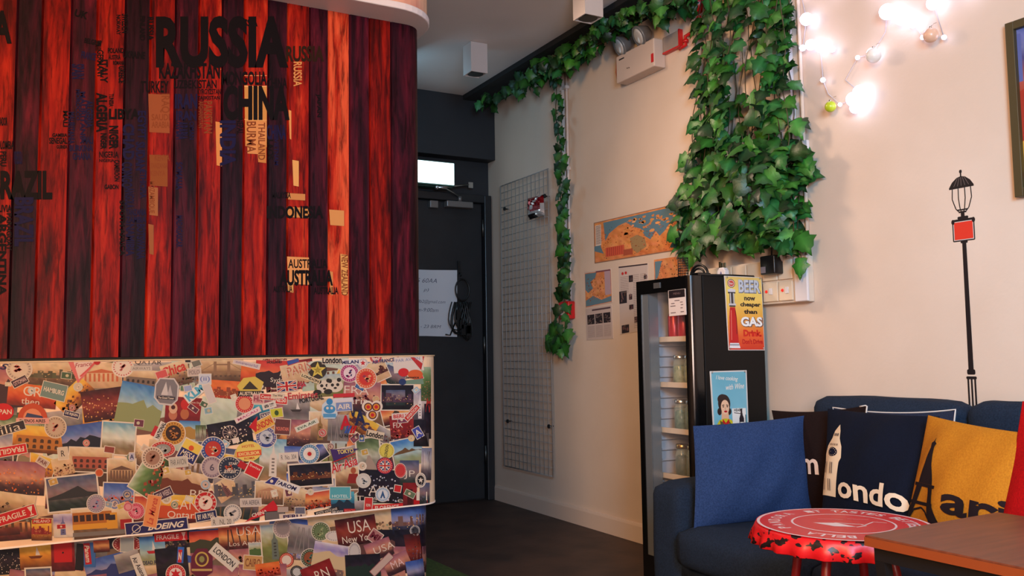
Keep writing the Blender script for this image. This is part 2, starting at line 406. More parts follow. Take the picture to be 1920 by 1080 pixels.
# ------------------------------------------------------------------ plank column over the collage counter
XE = 1.275
def corner_fn(yc, xflat, R):
    """plane y=yc that turns round a quarter corner of radius R at the right end"""
    def f(x, y, h):
        p = onp(1, yc, x, y)
        if p.x <= xflat: return (p.x, yc-h, p.z)
        a = min((p.x-xflat)/R, pi/2+.4)
        return (xflat+(R+h)*sin(a), yc+R-(R+h)*cos(a), p.z)
    return f
def outline(xl, xr, yf, yb, R, n=10):
    """plan outline with a round front right corner"""
    return [(xl, yb), (xl, yf)] + [(xr-R+R*sin(a), yf+R-R*cos(a)) for a in [pi/2*k/n for k in range(n+1)]] + [(xr, yb)]
def slab(o, z0, z1, col=None, mb=None):
    mb = mb or MB(); mb.prism(o, lambda p: (p[0], p[1], z1), lambda p: (p[0], p[1], z0), col); return mb
counter = thing('reception_counter', 'reception counter wrapped in travel postcards and airline stickers below the red planks', 'counter', (.2, 3.2, 0))
cream = mat('collage_paper', (226, 196, 164), .55, noise=((214, 180, 148), 9, 4))
slab(outline(-1.1, XE, YC, 3.72, .075), .483, .995).build('front_band', cream, counter)
slab(outline(-1.1, XE+.004, YC-.004, 3.73, .078), .995, .999).build('counter_top', mat('counter_edge', (190, 164, 130), .5), counter)
slab(outline(-1.1, XE+.002, YC-.002, 3.70, .077), .478, .483).build('lower_edge', mat('white_edge', (232, 222, 214), .5), counter)
slab(outline(-1.1, 1.256, YC+.045, 3.68, .07), 0, .478).build('base', cream, counter)

column = thing('plank_column', 'red and purple painted plank column printed with a world map of country names', 'column', (.2, 3.3, 1.006))
PY = 2.90
seams = [-190, -145, -90, -35, 20, 68, 124, 173, 227, 275, 323, 368, 413, 455, 501, 538, 580, 616, 656, 694, 735]
SX = [onp(1, PY, x, 500).x for x in seams]
m = MB(); R = .07; xr = 1.238; xfl = xr-R
# profile of the planks: flat boards with v joints, then round the corner
prof = [(-1.05, PY, 0)]; pid = [0]
def kind_at(i): return i % 2
pts = []; ids = []
xs = [-1.05]+SX+[xfl]
for i in range(len(xs)-1):
    a, b = xs[i], xs[i+1]
    pts += [(a+.0012, PY+.004), (a+.0035, PY), (b-.0035, PY)] if i else [(a, PY), (b-.0035, PY)]
    ids += [i]*(3 if i else 2)
n0 = len(pts)
for k in range(13):
    an = pi/2*k/12; pts.append((xfl+R*sin(an), PY+R-R*cos(an))); ids.append(len(xs)-2)
pts += [(xr, 3.66), (-1.05, 3.66)]; ids += [len(xs)-2]*2
b0 = len(m.v); Z0, Z1 = 1.007, 2.225; n = len(pts)
for z in (Z0, Z1): m.v += [Vector((p[0], p[1], z)) for p in pts]
RED = {}
def shade(i):
    # red boards carry green channel 0, purple boards 255; red channel gives brightness of the paint
    rr = random.Random(i*7+1); return None
for k in range(n-1):
    i = ids[k+1]; purple = (i % 2 == 1)
    rr = random.Random(i*13+5)
    br = {18: 235, 16: 170, 14: 160, 20: 110, 10: 130, 8: 140, 12: 150, 6: 110}.get(i, 135 if not purple else rr.randint(70, 160))
    if purple and i == 9: br = 20
    m.face([b0+k, b0+k+1, b0+n+k+1, b0+n+k], (br, 255 if purple else 0, rr.randint(0, 255)))
m.face([b0+n-1, b0, b0+n, b0+n+n-1], (100, 0, 0)); m.face([b0+n+k for k in range(n)], (0, 0, 0)); m.face([b0+k for k in range(n)], (0, 0, 0))
pm = bpy.data.materials.new('painted_planks'); pm.use_nodes = True; nt = pm.node_tree; L = nt.links; bs = nt.nodes['Principled BSDF']
N_ = lambda t: nt.nodes.new(t)
at = N_('ShaderNodeAttribute'); at.attribute_name = 'Col'; sp = N_('ShaderNodeSeparateColor'); L.new(at.outputs['Color'], sp.inputs[0])
tc = N_('ShaderNodeTexCoord'); off = N_('ShaderNodeVectorMath'); off.operation = 'MULTIPLY_ADD'
cmb = N_('ShaderNodeCombineXYZ'); L.new(sp.outputs[2], cmb.inputs[2]); 
mp = N_('ShaderNodeMapping'); mp.inputs['Scale'].default_value = (26, 26, 2.6); L.new(tc.outputs['Object'], mp.inputs[0])
L.new(cmb.outputs[0], off.inputs[0]); off.inputs[1].default_value = (9, 9, 9); L.new(mp.outputs[0], off.inputs[2])
def noise(scale, det, dist=0):
    q = N_('ShaderNodeTexNoise'); q.inputs['Scale'].default_value = scale; q.inputs['Detail'].default_value = det; q.inputs['Distortion'].default_value = dist; q.inputs['Roughness'].default_value = .62
    L.new(off.outputs[0], q.inputs['Vector']); return q.outputs['Fac']
def ramp(f, st):
    q = N_('ShaderNodeValToRGB'); L.new(f, q.inputs[0]); e = q.color_ramp.elements
    while len(e) < len(st): e.new(.5)
    for k, (p, c) in enumerate(st): e[k].position = p; e[k].color = hexc(*c)
    return q.outputs[0]
n1_ = noise(.9, 7, .9); n2_ = noise(3.2, 5, .4)
# shift the noise by the brightness of the board
ad = N_('ShaderNodeMath'); ad.operation = 'MULTIPLY_ADD'; L.new(sp.outputs[0], ad.inputs[0]); ad.inputs[1].default_value = .42; L.new(n1_, ad.inputs[2])
sb = N_('ShaderNodeMath'); sb.operation = 'SUBTRACT'; L.new(ad.outputs[0], sb.inputs[0]); sb.inputs[1].default_value = .10
red = ramp(sb.outputs[0], [(.28, (46, 8, 8)), (.42, (96, 12, 9)), (.54, (140, 22, 11)), (.66, (172, 40, 19)), (.80, (208, 84, 50))])
pur = ramp(sb.outputs[0], [(.28, (26, 10, 16)), (.44, (44, 12, 24)), (.56, (70, 15, 30)), (.70, (104, 24, 40)), (.84, (150, 50, 58))])
mx = N_('ShaderNodeMix'); mx.data_type = 'RGBA'; L.new(sp.outputs[1], mx.inputs[0]); L.new(red, mx.inputs[6]); L.new(pur, mx.inputs[7])
st = ramp(n2_, [(.36, (120, 110, 110)), (.5, (235, 235, 235)), (.62, (255, 255, 255))])
ml = N_('ShaderNodeMix'); ml.data_type = 'RGBA'; ml.blend_type = 'MULTIPLY'; ml.inputs[0].default_value = .85; L.new(mx.outputs[2], ml.inputs[6]); L.new(st, ml.inputs[7])
L.new(ml.outputs[2], bs.inputs['Base Color']); bs.inputs['Roughness'].default_value = .42; bs.inputs['Specular IOR Level'].default_value = .10
bp = N_('ShaderNodeBump'); bp.inputs['Strength'].default_value = .25; bp.inputs['Distance'].default_value = .003; L.new(n2_, bp.inputs['Height']); L.new(bp.outputs[0], bs.inputs['Normal'])
m.build('planks', pm, column)
slab(outline(-1.1, xr-.004, PY+.004, 3.65, .066), .9992, 1.0068).build('foot_strip', blackm, column)
# canopy rim round the top
def ring_outline(g, R2): return outline(-1.1, 1.262+g, 2.78-g, 3.76+g, R2)
slab(ring_outline(0, .17), 2.232, ZC-.002).build('canopy', mat('canopy_print', (222, 178, 146), .6, noise=((170, 74, 78), 7, 2), scale=(1, 1, .6)), column)
slab(ring_outline(.008, .178), 2.207, 2.232).build('canopy_trim', mat('canopy_trim', (214, 204, 204), .45), column, bevel=.004)

# world map lettering: word, box in the photograph, turn, ink
K, NV, OL, GLARE, BR = (16, 10, 12), (26, 22, 60), (40, 24, 12), (196, 138, 82), (120, 62, 34)
words = [('RUSSIA', 292, 30, 540, 128, 0, K, .03), ('RUSSIA', 536, 86, 607, 116, 0, OL, .02), ('RUSSIA', 440, 36, 483, 50, 0, K, .02), ('RUSSIA', 550, 116, 566, 162, 90, GLARE, .01),
 ('KAZAKHSTAN', 298, 118, 412, 148, 0, K, .02), ('MONGOLIA', 416, 134, 500, 160, 0, K, .02), ('CHINA', 500, 146, 538, 166, 0, K, .01), ('CHINA', 418, 160, 543, 226, 0, K, .035), ('CHINA', 500, 234, 536, 262, 0, NV, .02),
 ('UZBEKISTAN', 326, 150, 406, 166, 0, K, .01), ('KYRGYZSTAN', 370, 167, 414, 177, 0, K, .01), ('TAJIKISTAN', 370, 180, 412, 189, 0, K, .01), ('TURKEY', 264, 152, 316, 174, 0, K, .01), ('IRAN', 328, 176, 370, 204, 0, NV, .03), ('IRAN', 330, 208, 368, 226, 0, NV, .03), ('IRAQ', 300, 176, 318, 212, 90, BR, .01),
 ('PAKISTAN', 382, 190, 398, 250, 90, BR, .01), ('AFGHANISTAN', 372, 190, 381, 240, 90, BR, 0), ('INDIA', 412, 226, 442, 312, 90, NV, .03), ('NEPAL', 444, 222, 456, 252, 90, K, .01), ('BURMA', 462, 228, 480, 286, 90, BR, .01), ('JAPAN', 592, 176, 602, 220, 90, K, .02),
 ('THAILAND', 484, 230, 497, 300, 90, BR, .01), ('LAOS', 502, 262, 512, 300, 90, K, .02), ('VIETNAM', 514, 260, 522, 310, 90, NV, .01), ('ARABIA', 330, 228, 352, 262, 90, NV, .02), ('OMAN', 355, 228, 364, 262, 90, NV, .01), ('SAUDI', 284, 214, 318, 226, 0, BR, .01), ('ARABIA', 284, 228, 318, 240, 0, BR, .01),
 ('GERMANY', 182, 94, 194, 146, 90, K, .02), ('ITALY', 188, 112, 202, 156, 90, K, .02), ('FRANCE', 152, 98, 180, 112, 10, NV, .02), ('SPAIN', 134, 120, 158, 148, 90, NV, .02), ('POLAND', 202, 90, 232, 100, 0, K, .02), ('UKRAINE', 230, 96, 272, 110, 4, K, .02), ('NORWAY', 218, 28, 226, 66, 90, K, .02), ('SWEDEN', 228, 26, 240, 62, 90, K, .02), ('FINLAND', 262, 30, 272, 76, 90, K, .02), ('RUSSIA', 276, 32, 288, 76, 90, K, .02),
 ('AUSTRIA', 203, 103, 226, 112, 0, K, .02), ('ROMANIA', 212, 114, 234, 122, 0, K, .02), ('GREECE', 222, 124, 234, 156, 90, K, .02), ('BELGIUM', 158, 74, 190, 84, 12, K, .02), ('UK', 140, 20, 165, 34, 16, K, .02), ('DENMARK', 178, 76, 190, 96, 90, K, .02),
 ('MOROCCO', 142, 168, 150, 226, 90, NV, .02), ('ALGERIA', 160, 188, 174, 240, 90, NV, .02), ('MAURITANIA', 150, 172, 160, 270, 90, NV, .02), ('ALGERIA', 180, 174, 201, 248, 90, K, .03), ('TUNISIA', 204, 176, 213, 200, 90, K, .02), ('LIBYA', 204, 204, 262, 224, 0, K, .03), ('EGYPT', 258, 208, 274, 262, 90, NV, .02), ('NIGER', 204, 236, 222, 280, 90, K, .03), ('NIGERIA', 186, 284, 222, 296, 0, K, .01), ('NIGER', 188, 250, 200, 280, 90, K, .03), ('NIGERIA', 186, 298, 214, 304, 0, K, .01), ('MALI', 156, 256, 174, 270, 0, NV, .02), ('SENEGAL', 92, 258, 126, 270, 0, K, .02), ('GAMBIA', 98, 250, 126, 257, 0, K, .02), ('GUINEA', 106, 272, 126, 279, 0, K, .02), ('MALI', 118, 208, 127, 238, 90, K, .02),
 ('BURKINA', 130, 272, 174, 284, 0, NV, .02), ('GHANA', 136, 286, 170, 300, 0, NV, .02), ('MAURITANIA', 128, 210, 140, 270, 90, NV, .02), ('CHAD', 230, 232, 252, 300, 90, NV, .03), ('SUDAN', 254, 266, 272, 320, 90, NV, .03), ('CAMEROON', 214, 300, 224, 340, 90, K, .02), ('CONGO', 228, 304, 248, 352, 90, NV, .02), ('ETHIOPIA', 262, 320, 274, 372, 90, NV, .02), ('ANGOLA', 234, 352, 252, 390, 90, NV, .02), ('TANZANIA', 236, 392, 274, 404, 0, NV, .02), ('ZAMBIA', 236, 406, 274, 418, 0, NV, .02), ('NAMIBIA', 236, 420, 252, 480, 90, NV, .02), ('BOTSWANA', 256, 420, 272, 486, 90, NV, .02), ('SOUTH AFRICA', 224, 376, 234, 480, 90, K, .02),
 ('GABON', 196, 346, 222, 355, 0, K, .02), ('SOMALIA', 330, 304, 342, 356, 90, NV, .02), ('MADAGASCAR', 330, 404, 342, 464, 90, NV, .01), ('KENYA', 290, 290, 318, 302, 0, BR, .01), ('TANZANIA', 282, 306, 314, 316, 0, BR, .01), ('KENYA', 282, 320, 310, 330, 0, BR, .01), ('MOZAMBIQUE', 278, 340, 290, 400, 90, BR, .01),
 ('BRAZIL', -20, 320, 98, 374, 0, K, .035), ('BRAZIL', 27, 370, 63, 462, 90, NV, .03), ('BOLIVIA', -18, 384, 22, 398, 0, K, .02), ('ARGENTINA', -4, 400, 12, 555, 90, K, .03), ('PARAGUAY', 12, 400, 22, 470, 90, K, .02), ('COLOMBIA', -10, 264, 26, 280, 0, K, .02), ('PERU', 0, 284, 12, 312, 90, K, .02), ('VENEZUELA', 26, 284, 42, 308, 0, NV, .02), ('A', -14, 20, 22, 82, 0, K, .03), ('ECUADOR', -8, 220, 14, 236, 0, K, .02),
 ('MALAYSIA', 510, 360, 545, 372, 0, K, .02), ('INDONESIA', 500, 386, 606, 410, 0, K, .03), ('AUSTRALIA', 540, 486, 614, 503, 0, K, .01), ('AUSTRALIA', 524, 506, 624, 536, 0, K, .03), ('AUSTRALIA', 512, 536, 548, 548, 0, K, .02), ('AUSTRALIA', 588, 538, 634, 552, 0, K, .02), ('NEW ZEALAND', 640, 478, 652, 554, 90, BR, .01)]
lt = Art()
for bx in ((458, 160, 500, 276), (462, 226, 499, 290), (482, 270, 499, 306), (404, 228, 416, 312), (541, 206, 546, 262), (548, 300, 560, 350), (538, 362, 572, 376), (538, 388, 579, 409), (617, 393, 645, 424), (538, 481, 579, 534), (538, 530, 550, 549), (617, 508, 624, 554), (638, 476, 652, 554), (278, 176, 318, 250), (280, 290, 314, 350), (278, 350, 296, 405), (278, 420, 288, 478), (413, 130, 414, 131)):
    tcol = GLARE if bx[0] > 330 else (136, 80, 48)  # tan patches paint gloss reflected off the map vinyl into the colour
    lt.poly([(bx[0], bx[1]), (bx[2], bx[1]+2), (bx[2], bx[3]), (bx[0]+2, bx[3]-2)], jit(tcol, 14))
for k in (471, 485): lt.line([(k, 162), (k, 226)], 1.2, (224, 176, 120))
lt.line([(458, 162), (500, 162)], 1.4, (224, 176, 120)); lt.line([(458, 224), (500, 226)], 1.4, (214, 160, 104)); lt.line([(458, 142), (500, 142)], 1.2, (214, 150, 100))
for w_, x0, y0, x1, y1, r_, ink_, bo in words:
    bo = bo*1.2+.008
    if r_ == 90: lt.text(w_, (x0+x1)/2, (y0+y1)/2, y1-y0, x1-x0, ink_, bo, 0, 90)
    else: lt.text(w_, (x0+x1)/2, (y0+y1)/2, x1-x0, y1-y0, ink_, bo, 0, r_)
mp_ = lt.build('map_lettering', corner_fn(PY, xfl, R), mat('map_vinyl', attr=True, rough=.5, spec=.08), column, base=.0012, step=4e-6)
# ------------------------------------------------------------------ postcards and stickers on the counter
W_ = (236, 222, 206); CR = (226, 196, 160); RD = (196, 26, 32); NVY = (28, 26, 84); BK = (28, 24, 28)
_bf = corner_fn(YC, XE-.075, .075); _lf = corner_fn(YC+.045, 1.256-.07, .07)
def band_fn(x, y, h):
    p = _bf(x, y+6*max(0, 1-x/784)*max(0, min(1, (725-y)/50)), h); return (max(-1.1, p[0]), p[1], min(.9945, max(.4835, p[2])))
def base_fn(x, y, h): p = _lf(x, y, h); return (max(-1.1, p[0]), p[1], max(.004, min(.4775, p[2])))
placed = []; under = [False]; loose = []
def gather(name, label):
    """the uncounted small prints of a layer become one part"""
    bm = bmesh.new()
    for o in loose: bm.from_mesh(o.data)
    me = bpy.data.meshes.new(name); bm.to_mesh(me); bm.free(); me.materials.append(PRINT)
    for o in loose: bpy.data.objects.remove(o)
    loose.clear(); o = bpy.data.objects.new(name, me); C.objects.link(o); put(o, counter); o['kind'] = 'stuff'; o['label'] = label
def put_art(A, cx, cy, w, h, name, label=None, low=False):
    r = math.hypot(w, h)*.42
    dk = lambda c: tuple(max(0, v*.83-4) for v in c)
    A.c = [[dk(q) for q in c] if isinstance(c, list) else dk(c) for c in A.c]
    L = 1+max([l for (x, y, q, l, lo) in placed if lo == low and abs(x-cx) < q+r and abs(y-cy) < q+r] or [0])
    placed.append((cx, cy, r, L, low))
    o = A.build(name, base_fn if low else band_fn, PRINT, counter, base=.0006+L*(.00022 if not under[0] else .00005), step=1.2e-5)
    if under[0] or scatter[0]: loose.append(o)
    if label: o['label'] = label
    return o
scatter = [False]
PAL = dict(
 beach=[(60, 120, 190), (120, 170, 210), (176, 200, 204), (150, 160, 120), (160, 150, 110)], sand=[(110, 170, 200), (190, 214, 216), (226, 226, 214), (140, 120, 90), (176, 136, 96)],
 dusk=[(60, 90, 170), (90, 120, 190), (170, 160, 190), (40, 44, 70), (24, 26, 46)], lake=[(70, 84, 120), (120, 112, 130), (150, 120, 120), (46, 56, 56), (30, 44, 42)],
 sunset=[(190, 70, 60), (226, 120, 70), (240, 180, 110), (120, 50, 40), (60, 24, 30)], mauve=[(150, 90, 110), (186, 120, 120), (216, 150, 120), (80, 44, 50), (50, 30, 40)],
 gold=[(236, 200, 90), (244, 190, 70), (230, 150, 50), (170, 100, 40), (90, 50, 30)], night=[(18, 16, 34), (26, 22, 40), (40, 26, 44), (30, 20, 30), (14, 12, 20)],
 city=[(60, 20, 26), (110, 30, 30), (150, 60, 44), (100, 30, 30), (50, 16, 22)], sepia=[(236, 212, 178), (222, 190, 150), (190, 150, 110), (120, 90, 66), (90, 66, 52)],
 grey=[(190, 180, 176), (160, 150, 148), (120, 112, 112), (100, 94, 96), (150, 140, 136)], green=[(200, 214, 190), (120, 150, 90), (80, 110, 60), (60, 84, 46), (90, 100, 60)],
 road=[(70, 90, 60), (120, 140, 100), (200, 200, 180), (120, 116, 104), (150, 136, 120)], maroon=[(130, 24, 30), (150, 30, 34), (140, 28, 34), (110, 24, 32), (80, 20, 30)],
 teal=[(90, 180, 200), (60, 150, 180), (40, 100, 130), (20, 50, 80), (16, 30, 50)], pale=[(214, 224, 206), (206, 216, 198), (196, 210, 190), (190, 204, 186), (180, 200, 180)],
 redsky=[(196, 50, 46), (220, 80, 60), (236, 130, 80), (120, 50, 50), (60, 30, 40)], cloud=[(120, 130, 160), (190, 180, 190), (220, 200, 190), (90, 80, 90), (60, 56, 66)],
 cream=[(232, 204, 166), (228, 196, 156), (224, 188, 148), (214, 176, 136), (206, 166, 126)], violet=[(230, 220, 230), (140, 130, 190), (220, 200, 200), (230, 214, 190), (214, 200, 190)],
 field=[(170, 190, 200), (200, 200, 180), (150, 150, 90), (110, 120, 60), (130, 120, 70)], orange=[(230, 110, 50), (236, 130, 60), (222, 90, 40), (180, 60, 34), (120, 40, 30)])
def sil(A, kind, w, h, col, rnd):
    b = h/2
    if kind == 'hills':
        pts = [(-w/2, b)]+[(-w/2+w*i/9, h*.05-h*.22*rnd.random()*sin(pi*i/9)-h*.04) for i in range(10)]+[(w/2, b)]; A.poly(pts, col)
    elif kind == 'peak': A.poly([(-w/2, h*.1), (-w*.2, -h*.02), (w*.12, -h*.2), (w*.3, 0), (w/2, h*.05), (w/2, h*.14), (-w/2, h*.16)], col)
    elif kind == 'city':
        A.layer(); x = -w/2
        while x < w/2-1:
            ww = min(rnd.uniform(.05, .12)*w, w/2-x); hh = rnd.uniform(.1, .42)*h; A.add([(x, h*.2), (x, h*.2-hh), (x+ww, h*.2-hh), (x+ww, h*.2)], jit(col, 14)); x += ww
        A.layer()
        for k in range(26): px, py = rnd.uniform(-w*.47, w*.45), rnd.uniform(-h*.12, h*.3); A.add([(px, py), (px+w*.02, py), (px+w*.02, py+h*.025), (px, py+h*.025)], jit((240, 190, 120), 30))
    elif kind == 'arch':
        A.rect(0, h*.12, w*.86, h*.5, col)
        A.layer(); n = 6
        for r in range(2):
            for k in range(n):
                x = -w*.36+w*.72*k/(n-1); y = h*(.02+.22*r); A.add([(x-w*.035, y+h*.1), (x-w*.035, y), (x-w*.02, y-h*.04), (x+w*.02, y-h*.04), (x+w*.035, y), (x+w*.035, y+h*.1)], mixc(col, (20, 14, 14), .65))
    elif kind == 'tower':
        A.poly([(-w*.14, h*.4), (-w*.12, -h*.1), (-w*.05, -h*.16), (0, -h*.42), (w*.05, -h*.16), (w*.12, -h*.1), (w*.14, h*.4)], col)
        A.layer()
        for k in range(5): A.add([(-w*.05, -h*.04+k*h*.08), (w*.05, -h*.04+k*h*.08), (w*.05, k*h*.08), (-w*.05, k*h*.08)], mixc(col, (30, 20, 20), .5))
    elif kind == 'bridge':
        A.line([(-w*.5, h*.1), (w*.5, h*.1)], h*.04, col)
        for s_ in (-1, 1): A.rect(s_*w*.16, -h*.02, w*.07, h*.5, col); A.line([(s_*w*.5, h*.08), (s_*w*.16, -h*.22)], h*.02, col)
        A.line([(-w*.16, -h*.16), (w*.16, -h*.16)], h*.05, col)
        A.layer()
        for k in range(10): x = -w*.5+w*k/9.; A.add([(x, h*.22), (x+w*.06, h*.22), (x+w*.05, h*.28), (x+.01*w, h*.28)], mixc(col, (40, 30, 30), .5))
    elif kind == 'columns':
        A.poly([(-w*.42, -h*.1), (0, -h*.26), (w*.42, -h*.1)], col); A.layer()
        for k in range(8): x = -w*.38+w*.76*k/7; A.add([(x-w*.025, -h*.08), (x+w*.025, -h*.08), (x+w*.025, h*.24), (x-w*.025, h*.24)], col)
    elif kind == 'crowd':
        A.layer()
        for k in range(46): x, y = rnd.uniform(-w*.47, w*.47), rnd.uniform(-h*.08, h*.47); q = rnd.uniform(.02, .06)*w; A.add([(x-q, y), (x, y-q*.8), (x+q, y), (x, y+q)], jit(col, 46))
    elif kind == 'lights':
        A.layer()
        for k in range(50): x, y = rnd.uniform(-w*.47, w*.47), rnd.uniform(-h*.3, h*.45); q = rnd.uniform(.008, .025)*w; A.add([(x-q, y), (x, y-q), (x+q, y), (x, y+q)], jit(col, 30))
    elif kind == 'tree':
        for k in range(5): A.line([(-w*.3+k*w*.15, h*.5), (-w*.3+k*w*.15+rnd.uniform(-6, 6), -h*.4)], w*.03, col)
    elif kind == 'wheel':
        A.ring(0, -h*.02, h*.3, h*.02, col)
        for k in range(6): a = pi*k/6; A.line([(-h*.3*cos(a), -h*.02-h*.3*sin(a)), (h*.3*cos(a), -h*.02+h*.3*sin(a))], h*.012, col, k == 0)
        sil(A, 'lights', w, h, (236, 214, 190), rnd)
    elif kind == 'boat': A.poly([(-w*.24, 0), (w*.2, 0), (w*.12, h*.1), (-w*.16, h*.1)], col); A.poly([(-w*.02, -h*.02), (w*.02, -h*.34), (w*.12, -h*.02)], (230, 220, 214))
    elif kind == 'road': A.poly([(-w*.05, 0), (w*.05, 0), (w*.4, h*.5), (-w*.34, h*.5)], col)
_k = [0]
def P(cx, cy, w, h, rot, pal, s=None, sc_=(60, 44, 40), border=0, texts=(), label=None, low=False, name='postcard'):
    _k[0] += 1; rnd = random.Random(_k[0]*3+1); A = Art(cx, cy, rot)
    if border: A.rect(0, 0, w, h, W_)
    wi, hi = w-2*border, h-2*border
    A.grad(0, 0, wi, hi, PAL[pal], max(4, int(w/7)), max(5, int(h/6)), 11, .05)
    if s: sil(A, s, wi, hi, sc_, rnd)
    for t in texts: A.text(t[0], t[1], t[2], t[3], t[4], t[5], t[6] if len(t) > 6 else 0, t[7] if len(t) > 7 else 0, t[8] if len(t) > 8 else 0)
    return put_art(A, cx, cy, w, h, name, label, low)
def R(cx, cy, r, ring, face, mark=None, label=None, rt_=None, tc_=(236, 222, 206), edge=W_, low=False, ry=None):
    A = Art(cx, cy, 0); q = (ry or r)/r
    A.ell(0, 0, r, r*q, edge); A.ell(0, 0, r*.93, r*.93*q, ring); A.ell(0, 0, r*.64, r*.64*q, face)
    if rt_: A.ringtext(rt_, 0, 0, r*.79, r*.2, tc_)
    else:
        A.layer()
        for k in range(22):
            a = 2*pi*k/22; A.add([(r*x*cos(a+d), r*q*x*sin(a+d)) for x, d in ((.72, -.06), (.86, -.06), (.86, .06), (.72, .06))], mixc(ring, tc_, .65))
    if mark: mark(A, r)
    return put_art(A, cx, cy, 2*r, 2*r, 'round_sticker', label, low)
def S(cx, cy, w, h, rot, bg, text='', tc_=W_, bold=.02, shear=0, border=W_, bw=1.2, label=None, low=False, extra=None, tw=.84, th=.6, flip=False, ty=0, tx=0, name='luggage_label'):
    A = Art(cx, cy, rot+(180 if flip else 0))
    if border: A.rect(0, 0, w+2*bw, h+2*bw, border)
    if bg: A.rect(0, 0, w, h, bg)
    if text: A.text(text, tx, ty, w*tw, h*th, tc_, bold, shear)
    if extra: extra(A, w, h)
    return put_art(A, cx, cy, w, h, name, label, low)
def Wd(t, cx, cy, w, h, rot, col, bold=.02, shear=0, low=False, mirror=False):
    A = Art(cx, cy, rot, mirror); A.text(t, 0, 0, w, h, col, bold, shear); return put_art(A, cx, cy, w, h, 'lettering', None, low)
def glass(x, y, h, c=W_):
    def f(A, w, hh): A.poly([(x-h*.3, y-h*.5), (x+h*.3, y-h*.5), (x+h*.1, y), (x-h*.1, y)], c); A.line([(x, y), (x, y+h*.45)], h*.1, c); A.line([(x-h*.22, y+h*.45), (x+h*.22, y+h*.45)], h*.1, c)
    return f
def star(c, k=.5, n=5):
    def f(A, r): A.poly([(r*(k if i % 2 == 0 else k*.42)*sin(pi*i/n), -r*(k if i % 2 == 0 else k*.42)*cos(pi*i/n)) for i in range(2*n)], c)
    return f
def blot(c, c2=None):
    def f(A, r):
        rn = random.Random(int(r*77)); A.layer()
        for k in range(9): a, q = rn.uniform(0, 6.28), r*rn.uniform(0, .4); x, y = q*cos(a), q*sin(a); z = r*rn.uniform(.1, .22); A.add([(x-z, y), (x, y-z*.7), (x+z, y), (x, y+z*.7)], c if k % 2 or not c2 else c2)
    return f
def union(A, r, q=.6):
    A.ell(0, 0, r*q, r*q, (30, 40, 110)); A.line([(-r*q*.7, -r*q*.7), (r*q*.7, r*q*.7)], r*.14, W_); A.line([(-r*q*.7, r*q*.7), (r*q*.7, -r*q*.7)], r*.14, W_)
    A.rect(0, 0, r*2*q, r*.26, W_); A.rect(0, 0, r*.26, r*2*q, W_); A.rect(0, 0, r*2*q, r*.15, RD); A.rect(0, 0, r*.15, r*2*q, RD)
def flag(A, w, h):
    A.rect(0, 0, w, h, (34, 44, 110)); A.line([(-w/2, -h/2), (w/2, h/2)], h*.2, W_); A.line([(-w/2, h/2), (w/2, -h/2)], h*.2, W_); A.line([(-w/2, -h/2), (w/2, h/2)], h*.09, RD); A.line([(-w/2, h/2), (w/2, -h/2)], h*.09, RD)
    A.rect(0, 0, w, h*.3, W_); A.rect(0, 0, w*.2, h, W_); A.rect(0, 0, w, h*.17, RD); A.rect(0, 0, w*.12, h, RD)
# --- an under layer of overlapping cards, so no bare board shows
under[0] = True; rr = random.Random(12); pk = ['sepia', 'mauve', 'cream', 'grey', 'sunset', 'pale', 'maroon', 'field', 'cloud', 'road', 'lake', 'gold']
for j in range(4):
    for i in range(10):
        x = 30+i*84+rr.uniform(-10, 10); lo = 700+(1-i/10)*8; hi = 985-(x*.088)
        y = lo+(hi-lo)*j/3.0+rr.uniform(-6, 6)
        if x > 776: continue
        P(x, min(max(y, 692), 990-x*.104), 92, 56, rr.uniform(-8, 8), rr.choice(pk), rr.choice(['city', 'arch', 'hills', 'crowd', 'columns', 'tree', None]), jit((110, 74, 58), 24))
for k in range(72):
    x = rr.uniform(8, 770); y = rr.uniform(690, 1000-x*.10); P(x, y, rr.uniform(36, 60), rr.uniform(26, 42), rr.uniform(-35, 35), rr.choice(pk+['redsky', 'teal', 'gold', 'dusk']), rr.choice(['city', 'crowd', 'lights', 'hills', 'tower', None]), jit((120, 80, 70), 40), border=rr.choice((0, 1.5)))
for k in range(120):
    x = rr.uniform(-620, -10); y = rr.uniform(690, 1010-x*.12); P(x, y, rr.uniform(70, 110), rr.uniform(46, 66), rr.uniform(-14, 14), rr.choice(pk+['redsky', 'teal', 'gold', 'dusk']), rr.choice(['city', 'crowd', 'arch', 'hills', 'columns', None]), jit((120, 80, 70), 40), border=rr.choice((0, 2)))
placed[:] = [(x, y, r, min(L, 2), lo) for x, y, r, L, lo in placed]; under[0] = False; gather('postcard_backing', 'overlapping small travel pictures under the other cards')
# --- postcards
P(28, 722, 70, 84, -4, 'mauve', 'hills', (70, 40, 46)); P(100, 698, 92, 48, 3, 'sepia', 'city', (90, 84, 60)); P(190, 702, 78, 52, 0, 'cream', 'columns', (206, 110, 70)); P(264, 712, 66, 44, 6, 'sepia', 'arch', (130, 110, 96))
P(60, 742, 92, 42, 6, 'orange', None, texts=(('GR', 0, -8, 34, 18, W_), ('then', -2, 11, 34, 11, W_)))
P(140, 744, 72, 40, -46, 'gold', 'crowd', (120, 60, 30)); P(196, 758, 84, 58, -8, 'city', 'lights', (236, 170, 110)); P(262, 762, 84, 84, 12, 'beach', 'hills', (150, 160, 110), label='postcard of a green shore under a blue sky')
P(72, 824, 96, 50, 4, 'gold', 'arch', (190, 120, 50)); P(156, 826, 80, 62, -8, 'dusk', 'hills', (26, 30, 50)); P(222, 822, 66, 64, 4, 'sand', None, border=2.5, label='white-bordered postcard of a sandy beach')
